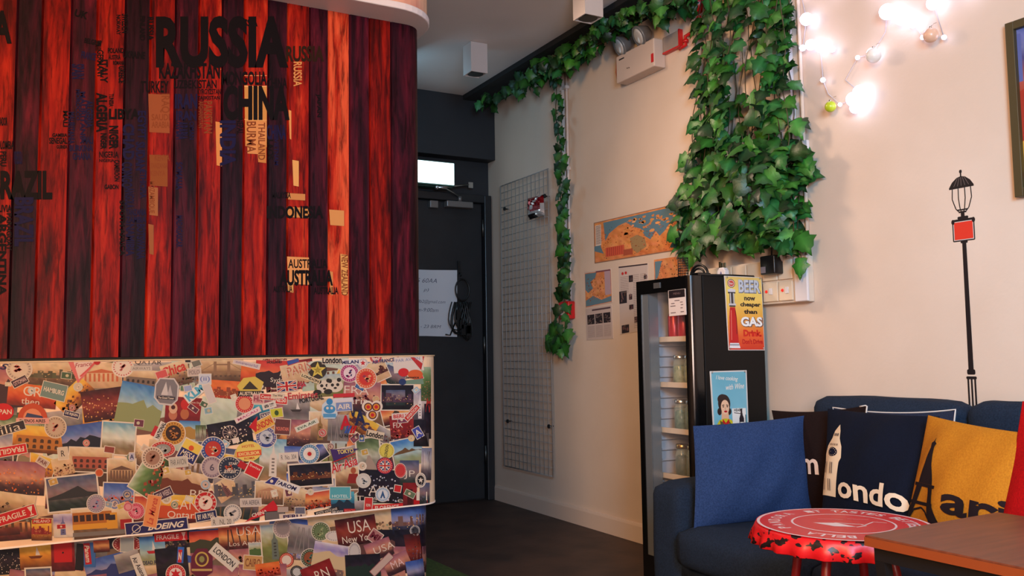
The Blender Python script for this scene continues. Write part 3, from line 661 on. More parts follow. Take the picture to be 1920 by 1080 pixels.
P(170, 862, 84, 48, 2, 'sepia', 'arch', (176, 90, 70), border=2); P(228, 886, 56, 54, 0, 'sepia', 'columns', (110, 80, 66), border=2); P(118, 874, 40, 34, -14, 'cream', 'crowd', (140, 90, 60)); P(36, 896, 96, 62, 3, 'mauve', 'lights', (236, 130, 60))
P(30, 950, 70, 50, 8, 'sepia', 'crowd', (120, 96, 80)); P(136, 924, 100, 68, -6, 'lake', 'peak', (50, 50, 54), border=3, label='white-bordered postcard of a dark lake and a low hill at dusk')
P(222, 932, 60, 56, 2, 'dusk', 'crowd', (226, 90, 40), border=2)
o = P(192, 980, 116, 62, -4, 'sepia', None, border=3, label='white-bordered postcard of a yellow tram')
A = Art(178, 978, -4); A.rect(-6, -4, 76, 30, (186, 110, 40)); A.rect(-6, 8, 76, 10, (226, 160, 50)); A.rect(32, 0, 20, 30, (226, 160, 50)); A.layer(); [A.add([(x, -14), (x+9, -14), (x+9, -2), (x, -2)], (60, 34, 30)) for x in range(-40, 22, 12)]; A.rect(32, -6, 13, 10, (50, 40, 46)); A.rect(58, 8, 22, 18, (170, 30, 34)); A.rect(8, 22, 106, 8, (130, 120, 116)); put_art(A, 182, 980, 90, 40, 'postcard')
P(78, 994, 38, 38, 0, 'gold', 'city', (150, 40, 40)); P(118, 985, 36, 44, -2, 'violet', 'tower', (110, 110, 160)); P(285, 892, 84, 60, -58, 'green', 'crowd', (176, 80, 50), border=2)
P(350, 776, 82, 62, 4, 'maroon', None, texts=(('malaysia', -28, -14, 14, 6, W_), ('Moscow, China', 14, -22, 20, 4, W_)))
A = Art(338, 778, 2); [A.ell(x, y, 8, 10, c) for x, y, c in ((-14, 0, (196, 120, 90)), (-14, -12, (224, 180, 150)), (8, -2, (190, 110, 70)), (8, -20, (206, 40, 36)))]; A.ell(-14, -14, 4, 4, (80, 30, 30)); put_art(A, 338, 778, 40, 40, 'sticker')
P(416, 690, 80, 56, 0, 'sepia', 'bridge', (150, 116, 88), label='sepia postcard of a bascule bridge with two towers'); P(424, 734, 62, 42, 4, 'orange', 'city', (150, 70, 40)); P(330, 700, 52, 48, -16, 'sepia', 'crowd', (110, 84, 76)); P(410, 776, 68, 60, 6, 'pale'); P(468, 700, 34, 44, 4, 'orange')
P(516, 700, 74, 52, 2, 'redsky', 'hills', (50, 34, 40), texts=(('AU', 22, -6, 28, 20, W_, -.012), ('Sydney', 10, 13, 38, 11, W_)))
P(431, 812, 82, 46, -10, 'night', 'wheel', (226, 200, 190), border=0, label='black postcard of a lit ferris wheel at night'); P(355, 806, 40, 34, 2, 'beach', 'hills', (180, 140, 70)); P(376, 812, 20, 30, 0, 'road', 'tree', (90, 60, 40))
P(345, 905, 84, 46, 12, 'sepia', 'hills', (120, 60, 40), texts=(('BR', 30, 16, 30, 16, W_, -.01, 0, -8),)); P(345, 950, 100, 44, 2, 'gold', 'hills', (206, 80, 40), texts=(('CAN', 0, -4, 50, 18, W_, -.01), ('Ontario', 2, 15, 66, 13, W_)))
P(445, 916, 88, 62, -5, 'grey', 'city', (90, 86, 90), label='grey postcard of an old harbour and railway yard'); P(395, 850, 50, 40, 4, 'lake', None); P(512, 862, 52, 78, 2, 'sand', 'tower', (230, 220, 210)); P(505, 925, 56, 46, 2, 'sepia', 'columns', (190, 140, 110), border=2)
P(552, 700, 50, 40, -10, 'cream'); P(620, 722, 62, 42, -4, 'field', None, label='postcard of two pandas side by side')
A = Art(620, 722, -4)
for s_ in (-12, 8): A.ell(s_, 2, 15, 12, (226, 214, 196)); A.ell(s_-9, -8, 4, 4, (50, 44, 40)); A.ell(s_+8, -9, 4, 4, (50, 44, 40)); A.ell(s_-5, 0, 3, 3, (50, 44, 40)); A.ell(s_+5, 0, 3, 3, (50, 44, 40)); A.ell(s_, 6, 3, 2, (50, 44, 40)); A.ell(s_-14, 12, 8, 5, (50, 44, 40))
put_art(A, 620, 722, 50, 40, 'postcard')
P(722, 700, 58, 42, 0, 'field', 'tree', (170, 130, 80)); P(745, 745, 64, 50, 0, 'night', 'city', (80, 50, 70), border=2, label='white-bordered postcard of a city skyline at night')
P(678, 744, 70, 56, 2, 'mauve', 'crowd', (120, 60, 66), texts=(('FRA', -10, -12, 46, 16, W_, -.01), ('aris', -6, 8, 34, 12, W_)))
P(556, 768, 50, 40, 0, 'grey', 'boat', (60, 50, 50)); P(600, 802, 42, 62, 0, 'sepia', 'tower', (150, 116, 70), border=2); P(634, 802, 40, 50, 2, 'grey', 'tree', (150, 140, 136)); P(560, 812, 44, 50, 3, 'mauve', 'lights', (220, 150, 110)); P(760, 800, 58, 44, -4, 'maroon', 'crowd', (170, 60, 50), texts=(('FIX', -14, -4, 18, 10, W_),))
P(691, 854, 48, 70, -5, 'road', 'road', (170, 150, 136), border=3, label='white-bordered postcard of a road under green trees'); P(764, 848, 60, 54, -12, 'beach', 'hills', (110, 80, 50), border=2)
P(582, 890, 84, 46, -4, 'night', 'city', (110, 60, 36), border=3, label='white-bordered postcard of a palace lit at night')
P(650, 896, 46, 46, -2, 'sepia', None, border=2); A = Art(662, 894); A.ell(0, -12, 5, 6, (176, 90, 60)); A.poly([(-12, 12), (-8, -6), (8, -6), (12, 12)], (150, 40, 36)); put_art(A, 662, 894, 24, 30, 'postcard')
P(716, 912, 88, 62, 2, 'night', 'lights', (200, 200, 220), texts=(('AU', -8, 8, 34, 18, W_, -.012), ('Tee     e', -4, 24, 88, 10, W_, -.012)))
P(592, 938, 62, 34, -9, 'sunset', 'crowd', (214, 80, 40), border=2); P(552, 938, 40, 40, 3, 'sepia', 'crowd', (110, 90, 80)); P(767, 888, 36, 50, 0, 'lake', None, texts=(('JP', 0, 2, 20, 16, W_, -.01),)); P(768, 928, 26, 46, 0, 'maroon', None); S(768, 932, 10, 30, 0, (70, 14, 20), border=None)
P(787, 760, 24, 62, 0, 'cloud', 'tower', (230, 220, 220)); P(800, 720, 22, 64, 0, 'green', 'crowd', (180, 110, 80)); P(803, 790, 16, 66, 0, 'night', None); P(790, 812, 30, 50, 0, 'night', 'hills', (90, 80, 80)); P(800, 870, 22, 60, 2, 'cloud', 'tree', (80, 60, 60)); P(796, 925, 20, 40, 0, 'lake', 'crowd', (90, 80, 110)); S(788, 942, 26, 10, 0, RD, border=None); S(790, 930, 20, 16, 0, W_, border=None)
P(680, 952, 40, 28, -6, 'grey'); P(642, 944, 44, 44, -2, 'teal', 'hills', (30, 50, 70), texts=(('HOTEL', 0, -14, 34, 7, W_, .02), ('BRUGGE', -10, 16, 20, 6, W_, .02)))
# --- small stamps and labels scattered between
scatter[0] = True
rr = random.Random(31)
for k in range(58):
    x = rr.uniform(6, 786); y = rr.uniform(684, 1004-x*.10); c1 = rr.choice([(200, 40, 50), (60, 90, 150), (226, 214, 196), (206, 170, 80), (90, 120, 90), (120, 60, 80), (226, 214, 196), (160, 190, 206)])
    w_, h_ = rr.uniform(9, 20), rr.uniform(7, 13)
    def st_(A, w, h, c1=c1): A.rect(0, 0, w*.8, h*.7, jit(c1, 30)); A.ell(rr.uniform(-2, 2), 0, h*.25, h*.25, jit((226, 206, 180), 20), 10)
    if rr.random() < .3: R(x, y, rr.uniform(6, 10), jit(c1, 20), jit((214, 190, 170), 24), blot(jit(c1, 30)))
    else: S(x, y, w_, h_, rr.uniform(-40, 40), jit(c1, 16), '', bw=.8, extra=st_)
scatter[0] = False; gather('stamp_scatter', 'tiny stamps and dots scattered between the cards')
# --- round stickers
R(36, 688, 25, (216, 196, 176), (226, 206, 186), blot((200, 90, 90)), tc_=(130, 110, 110)); R(230, 685, 21, (236, 220, 206), (236, 220, 206), blot((206, 110, 110)), tc_=RD); R(104, 801, 21, (200, 176, 150), (206, 180, 156), blot((196, 110, 100)), tc_=(120, 96, 90), label='round tan postmark sticker')
A = Art(61, 778); A.poly([(28*cos(a), -30*sin(a)+8) for a in [pi*k/14 for k in range(15)]], (206, 80, 40)); A.poly([(18*cos(a), -20*sin(a)+8) for a in [pi*k/10 for k in range(11)]], (236, 150, 110)); A.rect(0, 11, 62, 11, (236, 170, 160)); A.text('BUENOS AIRES', 0, 11, 48, 6, BK, .03); A.poly([(-14, 4), (-10, -4), (18, 2), (20, 6)], (60, 70, 110)); put_art(A, 61, 778, 60, 44, 'sticker', 'orange half-round sticker over a pink strip')
R(325, 812, 23, (206, 150, 60), (60, 34, 26), blot((200, 130, 70)), tc_=(120, 60, 30)); R(458, 757, 18, (206, 36, 40), (226, 150, 110), None); R(499, 820, 20, (50, 70, 150), (200, 206, 216), blot((130, 140, 160)), rt_='VIETNAM PALACE HOTEL', label='round blue and white hotel sticker'); R(399, 842, 24, (50, 80, 150), (196, 60, 50), blot((230, 150, 90), (230, 220, 200)))
R(397, 876, 21, (170, 150, 160), (190, 172, 176), lambda A, r: A.text('6', 0, 0, r*.4, r*.6, (90, 80, 100), .02), tc_=(90, 80, 100)); R(430, 877, 22, (40, 50, 74), (40, 50, 74), lambda A, r: (blot((206, 90, 60))(A, r), A.text('affair', 2, 5, r*1.2, r*.45, W_, .01, .3), A.text('STAR', 6, -8, r*.7, r*.22, W_, .02))[0], label='round dark blue sticker with white script')
R(385, 942, 21, RD, (236, 214, 200), blot((190, 60, 60), (230, 190, 180)), rt_='HOTEL ZIRKON', label='round red hotel sticker with white lettering'); R(436, 962, 17, (200, 194, 190), (222, 212, 204), blot((110, 110, 120)), tc_=(90, 90, 96)); R(305, 842, 24, (200, 40, 40), (150, 150, 146), blot((190, 190, 190)), ry=15); R(286, 858, 21, (214, 190, 170), (170, 130, 110), blot((140, 80, 60)), tc_=(60, 40, 40))
A = Art(595, 693); A.ell(0, 0, 17, 17, (60, 50, 40)); star((222, 200, 90), .95)(A, 17); star((170, 150, 60), .5)(A, 17); put_art(A, 595, 693, 34, 34, 'round_sticker', 'dark round sticker with a yellow compass star')
R(655, 699, 18, (176, 50, 120), (236, 214, 220), blot((170, 50, 120), (50, 50, 110))); R(686, 709, 20, (226, 100, 60), (214, 60, 50), blot((240, 170, 120), (150, 60, 80)), label='round orange and red flag sticker'); R(680, 680, 9.5, (236, 226, 220), (236, 226, 220), star((206, 40, 50), .6), tc_=NVY); R(704, 669, 12, RD, (230, 200, 190), blot(RD))
R(580, 851, 19, (90, 140, 180), (236, 230, 226), lambda A, r: (A.poly([(-10, 0), (0, -9), (10, 0), (0, 9)], W_), A.ell(0, 0, 4, 4, RD)), label='round light blue sticker with a red sun on white', tc_=(230, 236, 240)); R(724, 845, 15, (222, 206, 90), (222, 206, 90), lambda A, r: A.text('LONDON', 0, 0, 22, 6, (60, 60, 50), .03, 0, -80), tc_=(160, 140, 60)); R(721, 873, 16, RD, (236, 230, 226), union, tc_=(236, 230, 226), edge=NVY, label='round red sticker with a union flag centre')
R(681, 901, 14, (200, 200, 196), (220, 216, 210), blot((120, 130, 140))); R(717, 927, 14, (190, 206, 222), (222, 226, 230), lambda A, r: A.poly([(-5, 7), (0, -8), (5, 7), (2, 7), (0, 2), (-2, 7)], (50, 90, 140)), label='round pale blue sticker with a lattice tower', tc_=(80, 110, 150)); R(180, 944, 18, (150, 140, 160), (170, 150, 170), blot((200, 110, 150), (120, 140, 190)))
R(788, 900, 10, W_, BK, star(W_, .55), ry=14, tc_=BK); R(750, 882, 11, (206, 30, 40), (206, 60, 60), None, ry=14); R(255, 958, 16, (206, 50, 90), (226, 130, 150), blot((240, 220, 220), (190, 40, 80)), label='pink flower sticker'); R(240, 950, 9, (200, 60, 90), (226, 150, 160), None); R(186, 886, 8, (206, 90, 40), (206, 90, 40), None)
# --- labels, words, airline stickers
Wd('AS', -2, 681, 36, 13, 8, NVY, .02, .3); S(37, 714, 30, 15, -28, (70, 40, 56), 'OTTOMAN', (226, 190, 190)); S(101, 733, 46, 30, 14, (120, 146, 140), 'HAMBURG', W_, th=.3, label='grey-green luggage label'); S(134, 777, 28, 10, 14, (50, 46, 90), 'DE RIJKEN', W_); S(20, 803, 54, 16, -16, (50, 40, 46), 'ilia', W_, -.01, tw=.7, th=.9)
A = Art(6, 772); A.ell(0, 0, 20, 16, (214, 24, 30)); A.text('PAN', 4, 0, 24, 9, W_, .02); put_art(A, 6, 772, 40, 30, 'sticker', 'red oval sticker with white letters')
S(20, 845, 60, 17, -10, (214, 24, 34), 'FRAGILE', W_, .02, flip=True, label='red fragile label stuck on upside down'); S(30, 966, 76, 21, -17, (206, 24, 34), 'FRAGILE', W_, .015, tw=.68, th=.5, tx=-7, extra=glass(29, 0, 17), label='red fragile label with a wine glass, on the counter front'); S(78, 977, 36, 9, -2, (190, 50, 36), 'MILANO', W_, .01, .2, border=None)
A = Art(170, 690); A.poly([(-42, -22), (12, -22), (-24, 28)], (230, 120, 120)); A.poly([(-32, -20), (6, -20), (-22, 20)], (240, 214, 206)); A.text('France', -14, -11, 32, 9, (170, 60, 80), .01, .3, -8); A.line([(10, -16), (-20, 14)], 3, (222, 90, 90)); A.ell(12, -16, 6, 6, RD); put_art(A, 160, 694, 40, 40, 'sticker', 'white and pink travel pennant')
Wd('QATAR', 278, 676, 50, 11, 2, (50, 44, 46), .0); S(265, 688, 40, 10, 0, (210, 200, 190), 'AIRWAYS', (120, 110, 110), 0, border=None); S(118, 850, 18, 22, -6, (222, 206, 186), 'R', (70, 60, 60), .01, th=.5, tw=.4); S(80, 866, 22, 12, 32, (200, 180, 170), 'FAR', (120, 60, 60)); S(205, 843, 18, 11, 8, (150, 70, 60), border=W_); S(247, 856, 9, 14, 0, (190, 190, 214), 'A', NVY)
Wd('Chica', 325, 690, 46, 20, -22, (206, 60, 50), .03, .2); S(303, 700, 20, 14, -20, (214, 90, 90), '', border=(236, 190, 180)); S(352, 672, 10, 8, 0, BK); S(368, 678, 16, 12, -20, (120, 120, 110)); S(364, 696, 24, 14, -4, (200, 184, 176), 'POLO', (150, 130, 130))
A = Art(312, 733, 4); A.poly([(-15, -25), (13, -26), (23, -12), (22, 16), (12, 27), (-12, 26), (-23, 14), (-22, -12)], (214, 208, 210)); A.poly([(-13, -23), (12, -23), (20, -11), (20, 15), (11, 24), (-11, 23), (-20, 13), (-20, -11)], (130, 126, 134)); A.poly([(-10, 8), (-2, -18), (4, 8)], (210, 206, 210)); A.poly([(2, 8), (6, -12), (12, 8)], (190, 186, 192)); A.rect(0, 13, 34, 6, (50, 46, 60)); A.text('The Grand Tower', 0, 13, 30, 4, W_, .02); put_art(A, 312, 733, 44, 50, 'sticker', 'grey eight-sided sticker with a tall spire')
S(365, 736, 42, 17, -38, (236, 236, 236), 'KLM', (90, 180, 214), .05, th=.9, tw=.9, label='white sticker with light blue airline letters'); S(384, 710, 22, 20, 0, (206, 214, 230), '(ii)', (120, 130, 190), .01); S(352, 728, 14, 10, -10, (160, 176, 220)); S(392, 738, 14, 36, -20, (214, 206, 206), '', border=W_); S(462, 680, 50, 9, 14, (216, 200, 200), 'oneworld', (130, 120, 160), .01)
Wd('AMSTERDAM', 514, 670, 46, 8, -1, (150, 40, 40), .04); Wd('HOLLAND', 514, 677, 28, 5, -1, BK, .04); S(549, 676, 22, 8, -18, (60, 90, 170), '', border=RD)
A = Art(468, 722); A.poly([(-24, 2), (-12, -14), (10, -17), (26, -6), (20, 12), (-18, 12)], (222, 196, 90)); A.poly([(-14, 8), (0, -8), (16, 8)], (60, 50, 40)); A.rect(2, 16, 48, 10, BK); A.text('AUSTRALIA', 2, 16, 44, 7, (236, 214, 190), .03); put_art(A, 468, 722, 48, 40, 'sticker', 'yellow badge over a black strip of pale capitals')
S(484, 748, 20, 16, 4, (214, 150, 150), 'HK', (140, 50, 70)); S(500, 744, 26, 10, 4, (206, 60, 60), 'Central', W_, .02); S(526, 750, 24, 14, 4, (214, 50, 50), 'NE:50', W_, .03); S(504, 760, 24, 10, -16, (226, 220, 214), '香港', BK, .02, label='white sticker with two black characters'); S(520, 742, 22, 8, 0, (226, 206, 180), 'The Way', BK)
S(464, 778, 50, 8, -27, (236, 214, 220), 'MACAU', (200, 90, 130), .02); S(498, 778, 20, 8, -14, (70, 56, 90), 'SATS', W_); S(518, 774, 22, 16, -8, (206, 206, 60), '', border=W_, extra=lambda A, w, h: A.ell(0, 0, 4, 5, (60, 90, 40))); S(492, 796, 42, 20, -28, (230, 180, 80), 'LONDON', (200, 30, 40), .03, tw=.9, label='yellow sticker with slanted red capitals'); A = Art(474, 796, 0); A.poly([(-8, 4), (8, -16), (6, 14)], (206, 30, 40)); put_art(A, 474, 796, 16, 24, 'sticker')
S(529, 800, 28, 28, 4, (110, 60, 60), 'MOUNTAIN', (236, 130, 110), .02, th=.25, ty=4); A = Art(466, 846, -6); A.ell(0, 0, 24, 19, (240, 214, 110)); A.rect(0, 4, 46, 10, (226, 90, 50)); A.text('EXCELSIOR', 0, 4, 40, 6, (250, 230, 150), .03); A.text('HOTEL', 0, -10, 24, 5, (206, 60, 40), .02); A.text('ROMA', 0, 13, 20, 4, RD, .02); put_art(A, 466, 846, 44, 36, 'sticker', 'yellow and orange oval hotel sticker')
def mesa(A, w, h): A.rect(0, -h*.22, w, h*.56, (240, 210, 90)); A.ell(0, -h*.18, 5, 5, (226, 90, 40)); A.rect(0, h*.22, w, h*.5, (40, 44, 110)); A.text('MESA', 0, h*.2, w*.8, h*.32, W_, .01, .2)
S(355, 846, 34, 38, 28, (40, 44, 110), extra=mesa, bw=2, label='navy and yellow tilted sticker with a sun'); S(299, 808, 10, 34, 26, (226, 220, 216), 'NATIONAL', BK, .03, tw=.1, th=.1); A = Art(299, 806, -64); A.text('NATIONAL', 0, 2, 32, 8, BK, .04); A.rect(-6, -8, 20, 7, (200, 40, 50)); put_art(A, 299, 806, 34, 20, 'sticker')
S(334, 866, 34, 18, -6, (206, 200, 190), 'PAR AVION', (90, 90, 90), 0); S(475, 881, 26, 24, 26, (214, 30, 40), 'Swiss', W_, .01, ty=-6, th=.2, bw=2, label='tilted red square sticker with a white edge'); S(454, 872, 16, 12, 30, (190, 30, 40), '', border=None); S(541, 857, 34, 15, -4, (226, 216, 206), 'R  No. 304', (90, 80, 80), 0, label='small white registered-mail label')
S(536, 910, 52, 13, 20, (232, 228, 226), 'TAROM', NVY, .04, .2, tw=.8, label='white airline sticker with navy slanted capitals'); A = Art(507, 902, 0); A.poly([(-14, 4), (4, -10), (18, -6), (8, 9)], W_); A.poly([(-11, 3), (4, -8), (15, -5), (7, 7)], (50, 50, 130)); A.ell(2, 0, 3, 3, W_); put_art(A, 507, 902, 30, 20, 'sticker')
S(306, 926, 34, 17, -24, (70, 44, 70), 'STAR WEEKS', (222, 200, 200), .01); S(386, 967, 38, 16, -10, (30, 40, 90), 'BY AIR MAIL', W_, .02, label='navy air-mail label'); S(416, 978, 40, 16, -3, (214, 206, 196), 'R   NL 20', (90, 80, 76), 0); S(470, 942, 38, 14, -2, (206, 196, 190), 'VIA AEREA', (100, 96, 100), .01)
S(293, 987, 116, 23, -6, (40, 36, 96), 'BOEING', W_, .03, .4, tw=.6, th=.5, tx=18, bw=1.5, label='long navy airline-maker sticker with white slanted capitals', extra=lambda A, w, h: (A.ring(-38, 0, 8, 1.2, W_), A.line([(-48, 9), (-22, -8)], 1.4, W_))); S(285, 958, 24, 58, 10, (236, 150, 90), '', border=(236, 190, 150)); A = Art(285, 958, -78); A.text('La Marea', 0, 0, 50, 12, (200, 60, 50), .01, .3); put_art(A, 285, 958, 50, 20, 'sticker')
A = Art(487, 958, -17); A.poly([(-34, 12), (30, -12), (36, 8)], (206, 30, 44)); A.text('CHINA', -2, 4, 30, 7, W_, .03); put_art(A, 487, 958, 60, 24, 'sticker', 'red pointed pennant with mirrored white letters'); S(515, 966, 36, 14, -4, (110, 104, 104), '', border=BK)
S(548, 968, 50, 12, -4, (226, 206, 190), 'PERU', (60, 40, 90), .04, border=None, tw=.7, label='white sticker with purple capitals at the counter edge'); S(562, 957, 18, 12, 0, (110, 110, 130)); S(612, 958, 48, 7, -14, (40, 34, 36), 'POSTE VATICANE', W_, .01, border=None); S(725, 951, 60, 12, -4, (214, 40, 44), 'FLORENCE', W_, .02, border=None, tw=.75); S(690, 947, 14, 28, 3, (206, 50, 50), 'ROMA', W_, .02, tw=.6, th=.2, label='tall red stamp near the counter edge'); S(745, 916, 12, 12, 10, (206, 40, 46))
S(537, 724, 36, 18, -6, None, extra=flag, label='union flag sticker'); Wd('Emirates', 567, 741, 56, 13, -4, (196, 60, 70), .02, 0); A = Art(563, 722)
for k in range(6): A.line([(-6+k*2.4, 8-(k % 3)*4), (-4+k*2.4, -8+(k % 2)*6), (-1+k*2, 2)], 1.6, (200, 60, 80))
put_art(A, 563, 722, 16, 18, 'sticker'); Wd('PORTUGAL', 583, 748, 46, 9, -10, BK, .03); Wd('PARIS', 560, 690, 46, 17, -18, (206, 110, 90), -.005, .1); Wd('PARIS', 558, 693, 46, 17, -18, (236, 206, 180), -.02, .1); S(581, 709, 38, 9, 22, (230, 210, 170), 'LONDON', BK, .04, border=None, tw=.9)
S(622, 674, 38, 15, 0, (230, 216, 196), 'London', BK, .04, border=None, tw=.95, th=.85); S(656, 678, 38, 11, -3, (230, 226, 226), 'MILAN', (34, 40, 100), .04, border=None, label='white strip with navy capitals at the top edge'); Wd('AIR FRANCE', 718, 676, 42, 7, -7, (40, 50, 110), .03); Wd('/', 745, 672, 5, 7, 0, RD, .1)
S(765, 682, 54, 28, -6, (230, 216, 206), 'PAR AVION', (110, 130, 180), 0, th=.2, ty=-8); A = Art(779, 684); A.poly([(-10, -14), (16, -16), (10, 10)], (196, 50, 50)); put_art(A, 779, 684, 26, 26, 'sticker'); A = Art(768, 702); A.ell(-12, -4, 10, 8, (214, 40, 44)); A.ell(10, 0, 14, 9, (222, 100, 50)); A.text('Jamaica', 4, 6, 26, 6, BK, .03, .2); A.poly([(-18, 12), (24, 8), (26, 18), (-14, 18)], (120, 150, 130)); A.ell(-14, 14, 7, 6, (40, 60, 110)); put_art(A, 768, 702, 50, 36, 'sticker')
A = Art(617, 765); A.poly([(0, -20), (14, -6), (15, 12), (10, 20), (-10, 20), (-15, 12), (-14, -6)], (206, 220, 232)); A.ell(0, -12, 6, 6, (60, 140, 200)); A.ell(0, 2, 11, 8, (70, 150, 206)); A.ell(-4, 0, 2.5, 2.5, W_); A.ell(4, 0, 2.5, 2.5, W_); A.rect(0, 14, 24, 7, (90, 160, 210)); put_art(A, 617, 765, 30, 40, 'sticker', 'light blue crest-shaped sticker'); S(644, 741, 40, 7, -3, (206, 50, 60), '', border=None); S(642, 750, 38, 8, -3, (226, 220, 226), '', border=None); S(644, 762, 30, 16, -4, (130, 150, 200), 'AIR', W_, .02)
A = Art(697, 770); [A.ell(x, y, 11, 11, W_) for x, y in ((-8, -8), (9, -8), (0, 8))]
for (x, y) in ((-7, -7), (8, -7), (1, 8)): A.ell(x, y, 8, 8, (90, 30, 50)); A.ell(x, y, 6, 6, (222, 150, 50)); A.ell(x, y, 3.4, 3.4, (206, 36, 44))
A.text('THAI', -18, 4, 16, 6, (50, 40, 90), .03, .2, 14); put_art(A, 697, 770, 34, 34, 'sticker', 'three-petal gold and maroon airline emblem')
A = Art(660, 788); A.text('A', -13, 4, 21, 27, (200, 24, 44), .04); A.text('A', 14, -5, 21, 29, (34, 38, 80), .04); A.poly([(-4, -24), (0, -14), (6, -24), (3, -8), (0, -6), (-2, -10)], (34, 38, 80)); A.text('C', 24, 12, 16, 16, (60, 54, 90), .04)
for k, c in enumerate(((60, 90, 170), (60, 90, 170), RD, RD)): A.poly([(-16+k*5, 24), (-10+k*5, 10), (-6.5+k*5, 10), (-12+k*5, 24)], c)
put_art(A, 660, 788, 46, 46, 'sticker', 'red and navy airline letters with striped tail'); Wd('U N I T E D', 658, 817, 44, 6, 0, BK, .02); S(575, 797, 44, 8, -24, (220, 224, 210), 'EVA AIR', (60, 90, 70), .02)
S(702, 815, 34, 15, 12, (226, 206, 180), 'London', BK, .04, border=None, tw=.95, th=.75); S(753, 780, 38, 12, -4, (232, 214, 206), 'BERLIN', (206, 40, 44), .03, border=None, label='white strip with red capitals beside a night skyline'); S(772, 774, 34, 9, -48, (206, 50, 50), 'AVIATION', W_, .02); S(783, 811, 14, 20, -30, (70, 80, 170), 'A', W_, .02); S(804, 760, 10, 26, 8, (190, 50, 44), '', border=None)
A = Art(645, 850, -7); A.poly([(-26, -11), (28, -6), (-22, 13)], (70, 44, 110)); A.text('TOKYO', 2, -4, 30, 8, (236, 214, 120), .03); A.line([(-26, 14), (20, 2)], 1.5, RD); put_art(A, 645, 850, 50, 22, 'sticker', 'purple pennant with yellow capitals'); Wd('Air Asia', 643, 871, 52, 17, -20, W_, .07, .3); Wd('Air Asia', 643, 871, 52, 17, -20, (206, 30, 50), .02, .3)
S(637, 924, 38, 22, 0, (90, 176, 190), 'HOTEL', (206, 232, 232), .02, tw=.8, th=.25, ty=6, label='turquoise hotel sticker'); S(655, 957, 22, 7, 0, (176, 30, 40), 'BEACH', (230, 110, 100), .02, border=None); S(530, 955, 20, 10, 0, (190, 170, 160), '', border=None)
# --- lower part of the counter
under[0] = True; rr = random.Random(5)
for i in range(11):
    x = 20+i*76; top = 1025-x*.104
    for j in range(3):
        y = top+26+j*42
        P(x+rr.uniform(-8, 8), y+rr.uniform(-4, 8), 88, 50, rr.uniform(-9, 9), rr.choice(['cream', 'sepia', 'cream', 'grey', 'mauve', 'night', 'cream', 'dusk']), rr.choice(['hills', None, 'city', 'crowd']), jit((120, 90, 76), 20), low=True)
for k in range(130):
    x = rr.uniform(-620, 780); y = rr.uniform(1070-x*.05, 1420); y = max(y, 1060-x*.1)
    P(x, y, rr.uniform(80, 110), rr.uniform(50, 66), rr.uniform(-14, 14), rr.choice(['cream', 'sepia', 'grey', 'mauve', 'night', 'dusk', 'maroon']), rr.choice(['hills', None, 'city', 'crowd']), jit((120, 90, 76), 20), low=True)
placed[:] = [(x, y, r, min(L, 2) if lo else L, lo) for x, y, r, L, lo in placed]; under[0] = False; gather('postcard_backing', 'overlapping small travel pictures on the recessed base')
P(14, 1052, 50, 50, -4, 'night', 'lights', (220, 200, 190), low=True); P(68, 1042, 62, 50, -3, 'gold', 'boat', (120, 60, 30), low=True); P(72, 1078, 52, 30, -3, 'lake', None, border=3, low=True); P(118, 1044, 44, 54, -2, 'maroon', None, low=True); S(118, 1036, 34, 36, -2, (206, 30, 36), '.', BK, tw=.1, th=.1, border=None, low=True)
P(205, 1066, 90, 50, -14, 'dusk', 'hills', (50, 60, 120), low=True); S(150, 1044, 16, 50, 4, (30, 28, 34), '', border=None, low=True); S(168, 1040, 22, 46, 0, (60, 110, 180), '', border=None, low=True); A = Art(164, 1038, 84); A.rect(0, 0, 40, 12, (190, 30, 44)); A.text('Panam', 0, 0, 32, 9, W_, .02, .2); put_art(A, 164, 1038, 40, 14, 'sticker', 'tall red and blue airline sticker', True); P(190, 1024, 30, 22, -4, 'sunset', None, low=True)
R(238, 1020, 28, (150, 30, 36), (130, 40, 40), None, low=True, ry=16); S(238, 1021, 24, 26, 0, (170, 176, 176), '', low=True); P(240, 1052, 46, 36, -16, 'grey', None, low=True); P(286, 1032, 48, 54, -4, 'beach', 'boat', (190, 40, 50), low=True, texts=(('DEAD RIVER', 0, 22, 40, 7, NVY, .02),)); S(320, 1006, 62, 16, -4, (200, 30, 40), 'FRAGILE', (240, 200, 190), .015, tw=.68, th=.55, tx=-6, extra=glass(24, 0, 14, (240, 200, 190)), border=None, low=True, label='red fragile label with a wine glass, below the counter edge')
P(322, 1054, 60, 56, -6, 'night', 'peak', (40, 34, 40), low=True); P(400, 1014, 90, 40, -4, 'redsky', 'hills', (70, 70, 50), low=True); A = Art(378, 1052); A.poly([(-20, -8), (-10, -24), (10, -24), (20, -8), (20, 20), (8, 28), (-10, 28), (-20, 20)], (110, 34, 60)); A.ell(0, -4, 13, 14, (206, 176, 90)); A.ell(0, -4, 10, 11, (96, 50, 56)); A.ell(0, -4, 5, 6, (150, 150, 90)); A.rect(0, 16, 38, 4, (206, 176, 110)); put_art(A, 378, 1052, 44, 50, 'sticker', 'maroon shield sticker with a gold ring', True)
R(329, 1076, 19, (206, 30, 44), (236, 214, 210), star((206, 30, 44), .6, 6), low=True, label='round red and white leaf sticker'); S(338, 1040, 12, 30, 4, (60, 110, 200), '', border=None, low=True); S(337, 1042, 7, 24, 4, (206, 40, 50), 'N', W_, .05, border=None, low=True); S(260, 1062, 16, 46, -20, (226, 220, 210), '', low=True); A = Art(260, 1062, 62); A.text('Air Asiana', 0, 0, 40, 9, (50, 44, 60), .02); put_art(A, 260, 1062, 40, 9, 'sticker', None, True)
